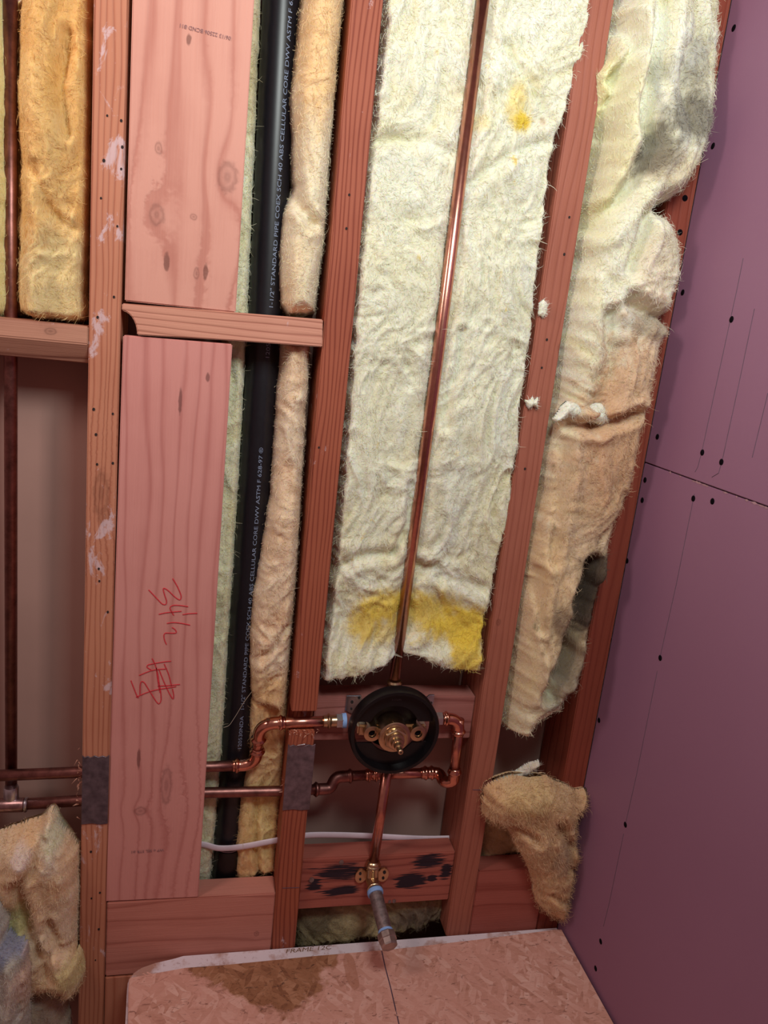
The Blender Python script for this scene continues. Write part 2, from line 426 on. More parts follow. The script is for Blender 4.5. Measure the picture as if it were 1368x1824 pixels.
    edm = t[quads[pick, 0]] < .3; L[edm] *= (.75 if lft > 1 else .45)
    pts = [base - nr * .0006]; cur = base.copy(); lift = (rs.rand(N, 1) ** 4 * .0040 + .0002) * lft
    for s_ in range(3):
        a2 = ang + curl * s_
        dr = np.column_stack([np.cos(a2), np.zeros(N), np.sin(a2)]); dr -= nr * (dr * nr).sum(1)[:, None]
        cur = cur + dr * L / 3; pts.append(cur + nr * lift * (.7, 1.0, .9)[s_])
    wd = rs.uniform(.00010, .00024, N)[:, None]
    side = np.column_stack([-np.sin(ang), np.zeros(N), np.cos(ang)])
    rows = []
    for s_, pp in enumerate(pts): rows += [pp - side * wd * (1, 1, .8, .3)[s_], pp + side * wd * (1, 1, .8, .3)[s_]]
    FV = np.stack(rows, 1).reshape(-1, 3)
    b = (np.arange(N) * 8)[:, None]; fq = np.concatenate([b + np.array([0, 1, 3, 2]), b + np.array([2, 3, 5, 4]), b + np.array([4, 5, 7, 6])], 1).reshape(-1, 4)
    fc = np.repeat(col[quads[pick, 0]] * rs.uniform(.72, 1.12, (N, 1)), 8, 0)
    fm = bpy.data.meshes.new('m'); fm.vertices.add(len(FV)); fm.vertices.foreach_set('co', FV.astype(np.float32).ravel())
    fm.loops.add(len(fq) * 4); fm.loops.foreach_set('vertex_index', fq.astype(np.int32).ravel())
    fm.polygons.add(len(fq)); fm.polygons.foreach_set('loop_start', np.arange(len(fq), dtype=np.int32) * 4); fm.update(calc_edges=True)
    ca = fm.color_attributes.new('Col', 'FLOAT_COLOR', 'POINT'); ca.data.foreach_set('color', np.column_stack([np.clip(fc, 0, 1), np.ones(len(fc))]).astype(np.float32).ravel())
    depth = 0; a = o
    while a.parent: depth += 1; a = a.parent
    link('loose_fibers', fm, M['fiber'], o, False, kind='stuff')
    return o

# ================================================================== STRUCTURE
ZT = 1.92
box('wall_back', -.50, .66, YB, YB + .013, 0, ZT, M['paper'], bev=0, kind='structure')
box('floor', -1.6, .66, -2.2, YB + .013, -.02, 0, plain('subfloor', (.30, .19, .15), .8), bev=0, kind='structure')
wr_ = box('wall_right', XC + .0127, XC + .030, -1.5, YB, 0, ZT, M['gyp'], bev=0, kind='structure')
zj = PX(1150, 824, XC)[2]
box('drywall_sheet', XC, XC + .0125, -1.5, 0.001, 0, zj - .0009, M['purple'], wr_, bev=.0008, label='lower purple drywall sheet')
box('drywall_sheet', XC, XC + .0125, -1.5, 0.001, zj + .0006, ZT, M['purple'], wr_, bev=.0008, label='upper purple drywall sheet')
# torn paper along the joint
rs = np.random.RandomState(3); V = []; Fc = []
for i in range(26):
    yy = -rs.uniform(.04, .42); l = rs.uniform(.004, .016); hh = rs.uniform(.0006, .0018); b = len(V)
    V += [(XC - .0006, yy, zj - .001), (XC - .0006, yy - l, zj - .001), (XC - .0010, yy - l * .6, zj - .001 + hh), (XC - .0001, yy - l * .5, zj - .0028)]
    Fc += [(b, b + 1, b + 2), (b, b + 3, b + 1), (b, b + 2, b + 3), (b + 1, b + 3, b + 2)]
link('torn_paper', mesh_py(V, Fc), plain('torn_purple_paper', (.55, .36, .42), .9), wr_, kind='stuff')
scr = [(1307, 50), (1270, 260), (1303, 569), (1216, 521), (1251, 806), (1285, 823), (1171, 778), (1149, 855), (1144, 891), (1235, 888), (1269, 893),
       (1117, 999), (1087, 1139), (1176, 1172), (1067, 1283), (1043, 1407), (1114, 1469), (1070, 1677), (1061, 1725)]
def screw(p, parent, axis):
    # bugle-head screw seated in a shallow dimple
    p = np.array(p); n = np.array([-1, 0, 0]) if axis == 'x' else np.array([0, -1, 0])
    s_ = turned('screw', p - n * .002, p + n, [(0, .0015), (.0012, .0032), (.0021, .0042), (.0025, .0036), (.0027, .0012)], M['screw'], parent, sides=12)
    return s_
s0 = None
for (a, b) in scr:
    p = PX(a, b, XC)
    if s0 is None: s0 = screw(p, wr_, 'x'); p0 = p
    else:
        c = s0.copy(); C.objects.link(c); c.location = Vector(s0.location) + Vector(p - p0)
def line_strip(name, pts, w, mat, parent, off=(0, 0, 0), **k):
    pts = [np.array(p) + np.array(off) for p in pts]
    return sweep(name, pts, w, mat, parent, sides=4, smooth=False, **k)
for ln in ([(1324, 460), (1313, 515), (1301, 570), (1275, 690), (1250, 806), (1243, 832), (1238, 841)], [(1344, 550), (1315, 690), (1286, 823), (1280, 843), (1268, 850)],
           [(1237, 880), (1219, 970), (1205, 1040), (1176, 1170)], [(1171, 1195), (1134, 1380), (1114, 1469)], [(1111, 1485), (1085, 1610), (1075, 1650)], [(1368, 700), (1340, 815)]):
    line_strip('pencil_line', [PX(a, b, XC) for a, b in ln], .0005, M['pencil'], wr_)

# ================================================================== LUMBER
L_ST = (.54, .225, .135); D_ST = (.34, .10, .055)
L_RED = (.25, .052, .030); D_RED = (.15, .022, .013)
L_BD = (.66, .325, .255); D_BD = (.44, .155, .115)
def kn(px, py, rx, rz, amp=.004): p = P(px, py, 0); return (p[0], p[2], rx, rz, amp)
def stud(name, x0, x1, zb, mat, label, group=None, y1=.089, notch=None, zt=ZT, y0=0.0):
    pts = [(y0, zt)]
    if notch: pts += [(y0, notch[1]), (y0 + .029, notch[1]), (y0 + .029, notch[0]), (y0, notch[0])]
    pts += [(y0, zb), (y1, zb), (y1, zt)]
    return prism(name, pts, 'x', x0, x1, mat, bev=.0016, label=label, cat='stud', group=group)
sA = stud('wall_stud', -.1485, -.1125, 0, wood('stud_left', L_ST, D_ST, freq=900, off=.3, smear=.105, knots=[kn(180, 880, .011, .035, .006), kn(186, 920, .008, .016, .003)], contrast=1.0),
          'leftmost wall stud, orange-brown with white plaster smears and many nail holes')
discs('nail_holes', [P(a, b, -.0001) for a, b in ((191, 206), (216, 215), (218, 262), (185, 286), (216, 301), (180, 353), (209, 403), (203, 529), (174, 565), (167, 729), (201, 737), (171, 774), (173, 827), (201, 825), (176, 1013), (177, 1035), (192, 1090), (163, 1600), (178, 1590), (162, 1517), (176, 1655), (170, 1710))], .0013, M['hole'], sA, kind='stuff')
zn = (P(530, 1303, 0)[2], P(535, 1268, 0)[2])
sB = stud('wall_stud', .133, .170, ZR - .005, wood('stud_middle', (.36, .098, .052), (.18, .030, .017), freq=1000, off=.7, smear=.05, contrast=1.1),
          'middle wall stud notched for a copper pipe, right of the black pipe', notch=zn)
discs('nail_holes', [P(a, b, -.0001) for a, b in ((622, 347), (617, 407), (568, 797))], .0012, M['hole'], sB, kind='stuff')
sC = stud('wall_stud', .4185, .4575, ZR - .005, wood('stud_right', (.36, .12, .078), (.21, .048, .030), freq=620, off=.1, smear=.0, wob=.006, contrast=.55, fiber=1.1, knots=[kn(1000, 620, .006, .012, .002), kn(888, 1108, .004, .006, .002)]),
          'wall stud right of the wide centre batt, passing behind loose fluff')
discs('nail_holes', [P(a, b, -.0001) for a, b in ((1014, 387), (1005, 453), (974, 605), (965, 655), (935, 835))], .0013, M['hole'], sC, kind='stuff')
line_strip('pencil_line', [P(842, 1407, -.0003), P(862, 1407, -.0003), P(868, 1405, -.0003)], .0005, M['pencil'], sC)
sD = stud('wall_stud', .578, XC - .0004, ZR - .005, wood('stud_corner', L_RED, D_RED, freq=520, off=.5, smear=0, contrast=.6),
          'red-brown corner stud tight against the purple drywall')
for (a, b) in ((1220, 353), (1211, 414)):
    screw(P(a, b, 0), sD, 'y')
line_strip('pencil_line', [P(503, 1582, -.0003), P(533, 1581, -.0003)], .0005, M['pencil'], sB)

# wide flat boards
kU = [kn(405, 315, .014, .020, .020), kn(279, 382, .010, .015, .016), kn(430, 420, .020, .050, -.020), kn(240, 450, .010, .05, .012), kn(282, 264, .005, .008, .003), kn(345, 386, .005, .004, .003), kn(297, 467, .0035, .011, .001), kn(350, 487, .004, .008, .001), kn(366, 484, .003, .010, .001), kn(336, 70, .003, .006, .002)]
bU = prism('flat_board', [(-.1085, P(221, 536)[2]), (.0225, P(419, 557)[2]), (.023, ZT), (-.1085, ZT)], 'y', 0.001, .019,
           wood('board_upper', L_BD, D_BD, freq=210, off=.2, knots=kU, wob=.010, contrast=.85, fiber=.4), bev=.0014,
           label='upper pink-toned fir board with round knots above the notched blocking', cat='board')
kL = [kn(370, 672, .0024, .006, .001), kn(321, 715, .0022, .017, .003), kn(247, 1352, .0025, .016, .003), kn(296, 1400, .009, .036, .024), kn(250, 1445, .010, .008, .010), kn(320, 1450, .02, .05, -.016)]
bL = prism('flat_board', [(P(187, 1607)[0], P(187, 1607)[2]), (P(353, 1599)[0], P(353, 1599)[2]), (P(414, 613)[0], P(414, 613)[2]), (P(219, 597)[0], P(219, 597)[2])], 'y', 0.0005, .019,
           wood('board_lower', (.64, .28, .245), (.44, .145, .125), freq=330, off=.55, knots=kL, wob=.007, contrast=.8, fiber=.45), bev=.0014,
           label='long lower pink-toned fir board with red crayon writing', cat='board')
# crayon strokes
def Z7(x, y): return P(220 + x / 6.08, 1000 + y / 6.08, -.0001)
strokes = [[(532, 185), (590, 280), (628, 380), (615, 424), (560, 390), (480, 310), (425, 280), (440, 350), (468, 430), (462, 470), (420, 465), (350, 390), (272, 308)],
           [(700, 490), (600, 475), (530, 475), (498, 500), (520, 545), (545, 585)], [(382, 573), (460, 555), (540, 548), (628, 540)], [(640, 577), (700, 566), (798, 562)],
           [(470, 672), (530, 660), (620, 668), (722, 690)], [(525, 715), (560, 735), (578, 775), (540, 778), (450, 775), (435, 800), (445, 860), (465, 900)],
           [(310, 1052), (345, 1120), (370, 1210), (385, 1320), (405, 1420), (408, 1510), (385, 1550), (355, 1520), (280, 1400), (225, 1310), (195, 1295), (180, 1330), (178, 1440)],
           [(515, 1080), (400, 1093), (262, 1120), (250, 1145), (300, 1175)], [(170, 1235), (250, 1200), (340, 1170), (455, 1165)],
           [(440, 1110), (490, 1220), (520, 1350)], [(385, 1170), (430, 1290), (500, 1440), (540, 1500), (545, 1450), (530, 1380)],
           [(80, 1290), (110, 1370), (155, 1480), (165, 1465)], [(135, 1470), (250, 1420), (350, 1390), (480, 1370), (570, 1355)], [(370, 1350), (480, 1345), (612, 1332)], [(355, 1150), (372, 1300), (395, 1420)]]
V, Fc = [], []
for s_ in strokes:
    pts = fillet([Z7(*q) for q in s_], .01, 4) if len(s_) > 2 else [Z7(*q) for q in s_]
    v, f = sweep_arrays(pts, .00075, 5, ell=(.5, 1.0), up=(0, 1, 0)); b = len(V); V += v; Fc += [tuple(b + i for i in q) for q in f]
link('crayon_marking', mesh_py(V, Fc), M['red'], bL, label='red crayon handwriting')
def dirv(a, b, y=0):
    A, B = P(*a, y), P(*b, y); d = B - A; return A, d / np.linalg.norm(d)
A_, r_ = dirv((346, 57), (412, 74)); u_ = np.array([-r_[2], 0, r_[0]])
B_ = P(411, 72, 0)
flat_text('ink_stamp', '06/13 22506 BCND 811', .0058, B_ + u_ * .004 - np.array([0, .0003, 0]) + np.array([0, .001, 0]), -r_, -u_, M['ink'], bU, off=(0, -.0006, 0), label='faded grey ink stamp')
A_, r_ = dirv((229, 1522), (292, 1518)); u_ = np.array([-r_[2], 0, r_[0]])
flat_text('ink_stamp', 'WP o SEL STR #1', .0062, P(292, 1512, 0), -r_, -u_, M['ink'], bL, off=(0, -.0002, 0), label='faded grey ink stamp')

# blocking pieces
arc = [(P(217, 551)[0] + .0185 * math.sin(t), P(217, 594)[2] + .027 * math.cos(t)) for t in np.linspace(0, math.pi / 2, 9)]
prism('blocking', [tuple(P(217, 540)[[0, 2]] + [.0005, 0])] + [tuple(P(575, 569)[[0, 2]]), tuple(P(574, 618)[[0, 2]]), tuple(P(420, 607)[[0, 2]])] + arc[::-1], 'y', -.002, .036,
      wood('blocking_wood', (.60, .285, .20), (.40, .15, .10), axis='x', freq=760, off=.2, smear=.03, wob=.004), bev=.0012,
      label='short horizontal blocking with a round notch, between leftmost and middle studs', cat='blocking')
zt_, zb_ = P(80, 574, 0)[2], P(80, 606, 0)[2]
prism('blocking', [(0, zt_), (0, zb_), (.006, zb_ - .008), (.018, zb_ - .024), (.089, zb_ - .026), (.089, zt_)], 'x', -.45, -.1490,
      wood('blocking_left', (.50, .25, .17), (.25, .10, .07), axis='x', freq=420, off=.9, smear=.01, wob=.012, knots=[kn(90, 590, .008, .005, .003)]), bev=.0012,
      label='weathered blocking with a rough lower edge at far left, pierced by a copper pipe', cat='blocking')
prism('blocking', [(-.1115, P(182, 1740)[2]), (.1325, P(182, 1740)[2]), (.1325, P(494, 1591)[2]), (-.1115, P(184, 1609)[2])], 'y', .0, .040,
      wood('blocking_low', (.54, .215, .165), (.36, .11, .08), axis='x', freq=190, off=.35, wob=.009, contrast=.8, knots=[kn(457, 1663, .004, .006, .003)]), bev=.0016,
      label='tall pink-brown bottom blocking under the crayon-marked board', cat='blocking')
prism('wall_stud', [(0, P(182, 1742)[2]), (0, 0), (.089, 0), (.089, P(182, 1742)[2])], 'x', -.1115, -.03, wood('stud_low', (.52, .21, .13), (.36, .11, .06), freq=420, off=.8), bev=.0015,
      label='short stud stub below the bottom blocking, left of the tub', cat='stud')
vb_t, vb_b = P(800, 1240, .022)[2], P(800, 1316, .022)[2]
box('blocking', .1705, .418, .022, .060, vb_b, vb_t, wood('valve_blocking', (.36, .14, .12), (.20, .055, .045), axis='x', freq=300, off=.15, wob=.012, knots=[kn(785, 1240, .005, .003, .002)]), bev=.0016,
    label='horizontal blocking behind the round shower valve', cat='blocking')
bt = P(806, 1517, .012)[2]; bb = P(660, 1612, .012)[2]
bk_ = box('blocking', .1705, .418, .012, .048, bb, bt, wood('burnt_blocking', (.38, .11, .08), (.21, .045, .035), axis='x', freq=330, off=.65, wob=.010,
    burn=[(P(765, 1543)[0], P(765, 1543)[2], .024, .012), (P(737, 1578)[0], P(737, 1578)[2], .024, .013), (P(600, 1563)[0], P(600, 1563)[2], .036, .012), (P(562, 1590)[0], P(562, 1590)[2], .012, .005), (P(605, 1597)[0], P(605, 1597)[2], .026, .010), (P(773, 1573)[0], P(773, 1573)[2], .007, .008), (P(798, 1562)[0], P(798, 1562)[2], .010, .012), (P(563, 1578)[0], P(563, 1578)[2], .010, .004)]), bev=.0016,
    label='scorched blocking with black burn marks behind the tub spout pipe', cat='blocking')
discs('nail_heads', [P(608, 1536, .0118), P(555, 1567, .0118), P(694, 1606, .0118), P(702, 1605, .0118)], .0030, M['iron'], bk_, kind='stuff')
rt = P(900, 1550, .0)[2]
box('blocking', .458, .5775, .0, .038, ZR - .02, rt, wood('blocking_corner', (.36, .10, .075), (.24, .05, .035), axis='x', freq=150, off=.25, wob=.01), bev=.0016,
    label='reddish bottom blocking behind the hanging insulation tuft', cat='blocking')

# nail plates
def plate(a, b, parent):
    p, q = P(*a, 0), P(*b, 0); x0, x1, z1, z0 = p[0], q[0], p[2], q[2]
    top = [(x0 + (x1 - x0) * t, z1 + dz) for t, dz in ((0, 0), (.08, -.003), (.2, -.001), (.3, -.0035), (.45, -.0005), (.6, -.003), (.75, -.001), (.88, -.003), (1, 0))]
    bot = [(x1, z0), (x1 - (x1 - x0) * .3, z0 - .001), (x1 - (x1 - x0) * .6, z0 + .0012), (x0, z0)]
    return prism('nail_plate', top + bot, 'y', -.0016, .0, M['plate'], parent, bev=.0003, seg=1, label='dark grey steel nail plate')
plA = plate((147, 1345), (192, 1466), sA); plB = plate((513, 1325), (551, 1441), sB)
sweep('staple', fillet([P(529, 1328, 0), P(529, 1328, -.004), P(545, 1325, -.005), P(545, 1326, 0)], .003, 4), .0007, M['silver'], sB, sides=8)
# torn fibres at pipe holes and edges
def splinters(parent, c, n, spread, ln, seed, mat=None):
    rs = np.random.RandomState(seed); V, Fc = [], []
    for i in range(n):
        p = np.array(c) + rs.normal(0, 1, 3) * spread; d = rs.normal(0, 1, 3); d[1] = -abs(d[1]) * .4; d /= np.linalg.norm(d)
        s_ = rs.normal(0, 1, 3); s_ -= d * (s_ @ d); s_ /= np.linalg.norm(s_); l = ln * rs.uniform(.4, 1.2); w = rs.uniform(.0003, .0011); b = len(V)
        V += [p - s_ * w, p + s_ * w, p + d * l + np.array([0, 0, -.25 * l]), p + d * l * .5 + np.cross(d, s_) * w]
        Fc += [(b, b + 1, b + 3), (b + 1, b + 2, b + 3), (b + 2, b, b + 3), (b, b + 2, b + 1)]
    link('splinters', mesh_py(V, Fc), mat or M['splinter'], parent, kind='stuff')
splinters(sA, P(139, 1385, .015), 26, (.0015, .010, .022), .011, 1)
splinters(sB, P(532, 1303, .004), 40, (.012, .004, .002), .006, 2)
splinters(sB, P(506, 1400, .02), 16, (.001, .008, .008), .009, 3)

# ================================================================== TUB AND OSB
rimpts = [PZ(a, b, ZR)[:2] for a, b in ((222, 1850), (226, 1765), (228, 1745), (235, 1733), (250, 1722), (275, 1713), (310, 1705))]
rim = [(rimpts[0][0], -.80)] + [tuple(p) for p in rimpts] + [(-.0, -.0008), (XC - .0015, -.0008), (XC - .0015, -.80)]
def white_tub():
    g = G('tub_enamel'); p, _ = g.pos(); n = g.noise(p, 28, 4, .6); n2 = g.noise(p, 160, 3, .6)
    c = g.mix(g.ramp(n, [(.50, 0.0), (.66, 1.0)]), (.78, .68, .74), (.46, .25, .20)); c = g.mix(g.ramp(n2, [(.60, 0.0), (.70, .5)]), c, (.35, .2, .2))
    g.bump(n2, .2, .0008); return g.set(Base_Color=c, Roughness=.55)
tub = empty('bathtub', (.27, -.40, 0), label='white bathtub rim mostly hidden under the OSB sheet', cat='bathtub')
prism('rim', rim, 'z', ZR - .02, ZR, white_tub(), tub, bev=.003)
inn = [(x + (.012 if x < .3 else -.003), y - (.006 if y > -.4 else -.012)) for x, y in rim]
prism('apron', inn, 'z', 0.001, ZR - .0205, plain('tub_shell', (.50, .33, .24), .6), tub, bev=.002)
flat_text('handwriting', 'FRAME 12C', .0145, PZ(508, 1698, ZR + .0003), np.array([1.0, .02, 0]), np.array([.25, .8, 0]), plain('brown_marker', (.20, .10, .05), .8), tub, label='brown handwritten marking')
def osb():
    g = G('osb_flakes'); p, (x, y, z) = g.pos()
    v = g.scale(p, (1, 1, 1)); res = None
    cols = []
    for ang, sx, sy, sd in ((.5, 150, 42, 0), (-.7, 120, 36, 3.1), (1.9, 190, 50, 7.7)):
        m = g.t.nodes.new('ShaderNodeMapping'); m.vector_type = 'POINT'; g.lk(p, m.inputs[0]); m.inputs['Rotation'].default_value = (0, 0, ang); m.inputs['Location'].default_value = (sd, sd, 0)
        m2 = g.t.nodes.new('ShaderNodeMapping'); g.lk(m.outputs[0], m2.inputs[0]); m2.inputs['Scale'].default_value = (sx, sy, 0)
        vo = g.t.nodes.new('ShaderNodeTexVoronoi'); vo.inputs['Scale'].default_value = 1; g.lk(m2.outputs[0], vo.inputs[0]); vo.inputs['Randomness'].default_value = 1
        sp = g.t.nodes.new('ShaderNodeSeparateColor'); g.lk(vo.outputs['Color'], sp.inputs[0]); cols.append((sp.outputs[0], vo.outputs['Distance']))
    a, b, c3 = cols
    sel = g.noise(p, 35, 2); r = g.mix(g.ramp(sel, [(.47, 0.0), (.5, 1.0)]), a[0], b[0])
    fl = g.noise(g.scale(p, (90, 260, 1)), 1, 4, .6)
    t = g.math('ADD', g.math('MULTIPLY', r, .6), g.math('MULTIPLY', fl, .5), clamp=True)
    col = g.ramp(t, [(.10, (.30, .12, .08)), (.32, (.56, .27, .20)), (.62, (.68, .36, .29)), (.92, (.80, .50, .42))])
    wash = g.noise(p, 12, 3, .6); col = g.mix(g.ramp(wash, [(.40, .10), (.62, .62)]), col, (.68, .34, .275))
    chip = g.ramp(g.noise(g.scale(p, (60, 150, 1)), 1, 3, .7, 1.0), [(.62, 0.0), (.67, .75)]); col = g.mix(chip, col, (.26, .11, .08))
    # wet, unpainted patch
    c0 = PZ(468, 1708, ZR + .01); c9 = PZ(520, 1822, ZR + .01); dp = float(c0[1] - c9[1])
    ty = g.math('DIVIDE', g.math('SUBTRACT', float(c0[1]), y), dp)
    ex = g.math('DIVIDE', g.math('SUBTRACT', g.math('SUBTRACT', x, float(c0[0])), g.math('MULTIPLY', ty, .03)), .132)
    e = g.math('ADD', g.math('ADD', g.math('ABSOLUTE', ex), g.math('MULTIPLY', ty, .95)), g.math('MULTIPLY', g.math('SUBTRACT', g.noise(p, 50, 4), .5), .7))
    bare = g.ramp(t, [(.15, (.20, .075, .04)), (.4, (.32, .135, .07)), (.7, (.39, .175, .095)), (.95, (.50, .25, .15))])
    bare = g.mix(chip, bare, (.07, .03, .025))
    col = g.mix(g.ramp(e, [(.90, 1.0), (1.05, 0.0)]), col, bare)
    c1 = PZ(625, 1730, ZR + .01)
    ex = g.math('DIVIDE', g.math('SUBTRACT', x, float(c1[0])), .012); ey = g.math('DIVIDE', g.math('SUBTRACT', y, float(c1[1])), .05)
    e = g.math('ADD', g.math('ADD', g.math('MULTIPLY', ex, ex), g.math('MULTIPLY', ey, ey)), g.math('MULTIPLY', g.noise(p, 60, 3), .8))
    col = g.mix(g.ramp(e, [(.9, .6), (1.3, 0.0)]), col, (.42, .17, .10))
    g.bump(g.math('ADD', t, g.math('MULTIPLY', chip, -.6)), .5, .0015)
    return g.set(Base_Color=col, Roughness=.75, Specular_IOR_Level=.25)
zo = ZR + .011
op = [PZ(a, b, zo)[:2] for a, b in ((228, 1850), (229, 1760), (231, 1741), (330, 1723), (400, 1718), (560, 1702), (700, 1690), (850, 1673), (990, 1655))]
osbo = prism('osb_sheet', [(op[0][0], -.78)] + [tuple(p) for p in op] + [(XC - .004, op[-1][1] - .001), (XC - .004, -.78)], 'z', ZR + .0004, zo, osb(), bev=.001,
             label='pinkish OSB sheet with a brown bare patch laid over the tub', cat='board')
line_strip('pencil_line', [PZ(a, b, zo) for a, b in ((680, 1694), (686, 1722), (696, 1760), (712, 1830))], .0009, M['pencil'], osbo)
# raised flakes on the bare patch
rs = np.random.RandomState(5); V, Fc = [], []
for i in range(420):
    if i < 260: px, py = rs.normal(470, 65), rs.normal(1760, 24)
    else: px, py = rs.uniform(250, 1050), rs.uniform(1700, 1824)
    c = PZ(px, py, zo)
    if c[0] > XC - .03 or c[1] > -.045: continue
    a = rs.uniform(0, 3.14); l = rs.uniform(.003, .012); w = rs.uniform(.0008, .0028); d = np.array([math.cos(a), math.sin(a), 0]); s_ = np.array([-d[1], d[0], 0]); b = len(V)
    z0 = rs.uniform(.0002, .0008)
    for (q, r2, zz) in ((-1, -1, 0), (-1, 1, 0), (1, .7, z0), (1, -.6, z0)): V.append(c + d * l * q + s_ * w * r2 + np.array([0, 0, zz + .0002]))
    V.append(c + d * l * rs.uniform(-.3, .3) + np.array([0, 0, -.0008])); Fc += [(b, b + 3, b + 2, b + 1), (b, b + 1, b + 4), (b + 1, b + 2, b + 4), (b + 2, b + 3, b + 4), (b + 3, b, b + 4)]
link('raised_flakes', mesh_py(V, Fc), osbo.data.materials[0], osbo, kind='stuff')

# ================================================================== BLACK DRAIN PIPE
R_ABS = .0225; YA = .069
absl = [(467, -30), (467, 0), (453, 320), (447, 460), (435, 700), (422, 920), (409, 1100), (396, 1300), (390, 1389), (381, 1500), (374, 1590)]
axis_pts = []
for a, b in absl:
    p = P(a, b, YA); axis_pts.append(np.array([p[0] + R_ABS * 1.0, YA, p[2]]))
drain = empty('drain_pipe', axis_pts[-1], label='vertical black plastic drain pipe with pale printed lettering', cat='pipe')
ax = fillet(axis_pts, .02, 3)
sweep('pipe', ax, R_ABS, M['abs'], drain, sides=40, cap=True)
zc = P(386, 1503, YA)[2]
cen = lambda z: np.array([np.interp(z, [p[2] for p in axis_pts[::-1]], [p[0] for p in axis_pts[::-1]]), YA, z])
turned('coupling', cen(zc), cen(zc - .09), [(0, R_ABS + .0004), (.0005, R_ABS + .0022), (.088, R_ABS + .0022), (.09, R_ABS)], M['blk'], drain, sides=36)
sweep('primer_ring', [cen(zc + .0016), cen(zc + .0001)], R_ABS + .0007, plain('grey_cement', (.35, .28, .33), .6), drain, sides=36)
def wrapped(body, z0, z1, ang0, ang1, size):
    me, co = text_mesh(body, 1.0); W = co[:, 0].max(); s_ = (z1 - z0)
    zz = z0 + co[:, 0] / W * s_
    th = np.interp(zz, [z0, z1], [ang0, ang1]) - (co[:, 1] * size) / R_ABS     # letters read upwards
    cx = np.interp(zz, [p[2] for p in axis_pts[::-1]], [p[0] for p in axis_pts[::-1]])
    R = R_ABS + .00025
    me.vertices.foreach_set('co', np.column_stack([cx + R * np.sin(th), YA - R * np.cos(th), zz]).ravel())
    link('lettering', me, M['print'], drain, label='pale blue-white printed lettering')
S = '120530NDA   1-1/2" STANDARD PIPE COEX SCH 40 ABS CELLULAR CORE DWV ASTM F 628-97 \u00ae'
za, zb2 = P(420, 1322, YA)[2], P(462, 797, YA - R_ABS)[2]
wrapped(S, za, zb2, math.radians(16), math.radians(16), .0074)
z2 = P(474, 640, YA - R_ABS)[2]
wrapped(S, z2, z2 + (zb2 - za), math.radians(18), math.radians(36), .0074)

# ================================================================== COPPER
RC = .0079
def fit(name, path, parent, mat='copper_fit', beads=(0.12, .88), k=1.16):
    """bent or straight fitting with raised rings"""
    path = [np.array(p) for p in path]; L = np.concatenate([[0], np.cumsum([np.linalg.norm(path[i + 1] - path[i]) for i in range(len(path) - 1)])]); tot = L[-1]
    n = 46; ts = np.linspace(0, 1, n); pp = [np.array([np.interp(t * tot, L, [q[j] for q in path]) for j in range(3)]) for t in ts]
    rad = []
    for t in ts:
        r = RC * k
        for b in beads: r += RC * .34 * math.exp(-((t - b) * tot / .0019) ** 2)
        rad.append(r)
    return sweep(name, pp, rad, M[mat], parent, sides=20)
def arc3(a, b, c, q):
    """piece of the path a-b-c around corner b, reaching q along either leg"""
    a, b, c = map(lambda v: np.array(v, float), (a, b, c)); d1 = (a - b) / np.linalg.norm(a - b); d2 = (c - b) / np.linalg.norm(c - b); r = q * .68
    out = [b + d1 * q]
    for t in np.linspace(0, 1, 9): out.append((1 - t) ** 2 * (b + d1 * r) + 2 * t * (1 - t) * b + t * t * (b + d2 * r))
    return out + [b + d2 * q]
# upper (hot) run
h0 = P(-160, 1388, .031); h1 = P(365, 1366, .031); h2 = P(456, 1362, .030); h3 = P(463, 1289, .010); h4 = P(600, 1284, .010)
hot = empty('copper_supply_line', h2, label='upper copper supply line jogging up through the notched middle stud to the valve', cat='pipe')
sweep('pipe', [h0, h1, h2 + (h1 - h2) / np.linalg.norm(h1 - h2) * .014], RC, M['copper_old'], hot, sides=20, label='tarnished copper pipe')
sweep('pipe', [h3 + (h4 - h3) * .08, h4], RC, M['copper'], hot, sides=20)
sweep('pipe', [h2 + (h3 - h2) * .3, h2 + (h3 - h2) * .7], RC, M['copper'], hot, sides=20)
fit('elbow', arc3(h1, h2, h3, .034), hot, beads=(.10, .90)); fit('elbow', arc3(h2, h3, h4, .036), hot, beads=(.10, .90))
hd = (h4 - h3) / np.linalg.norm(h4 - h3)
fit('adapter', [h4 - hd * .020, h4], hot, 'brass', beads=(.4,), k=1.12)
turned('hex_nut', h4 - hd * .001, h4 + hd, [(0, .011), (.009, .011)], M['silver'], hot, sides=6, smooth=True and False)
turned('thread_tape', h4 + hd * .0075, h4 + hd * 2, [(0, .0105), (.006, .0112)], M['tape'], hot, sides=20, label='blue thread tape')
# lower (cold) run
c = [P(-160, 1445, .031), P(365, 1412, .031), P(500, 1409, .031), P(588, 1405, .040), P(598, 1384, .046), P(660, 1380, .046), P(783, 1376, .040), P(790, 1394, .020), P(808, 1392, .012), P(818, 1281, .010), P(782, 1280, .010)]
cold = empty('copper_supply_line', c[3], label='lower copper supply line that loops up at the right side of the valve', cat='pipe')
sweep('pipe', fillet(c[:4], .004, 3), RC, M['copper_old'], cold, sides=20, label='tarnished copper pipe')
sweep('pipe', [c[4], c[5]], RC, M['copper_old'], cold, sides=20)
sweep('pipe', [c[5], c[6]], RC, M['copper'], cold, sides=20)
sweep('pipe', [c[8], c[9]], RC, M['copper'], cold, sides=20)
fit('elbow', [c[3] + (c[2] - c[3]) / np.linalg.norm(c[2] - c[3]) * .026] + fillet([c[3] + (c[2] - c[3]) * .15, c[3], c[4], c[4] + (c[5] - c[4]) * .3], .008, 6) + [c[4] + (c[5] - c[4]) / np.linalg.norm(c[5] - c[4]) * .026], cold, 'copper_old', beads=(.05, .95), k=1.14)
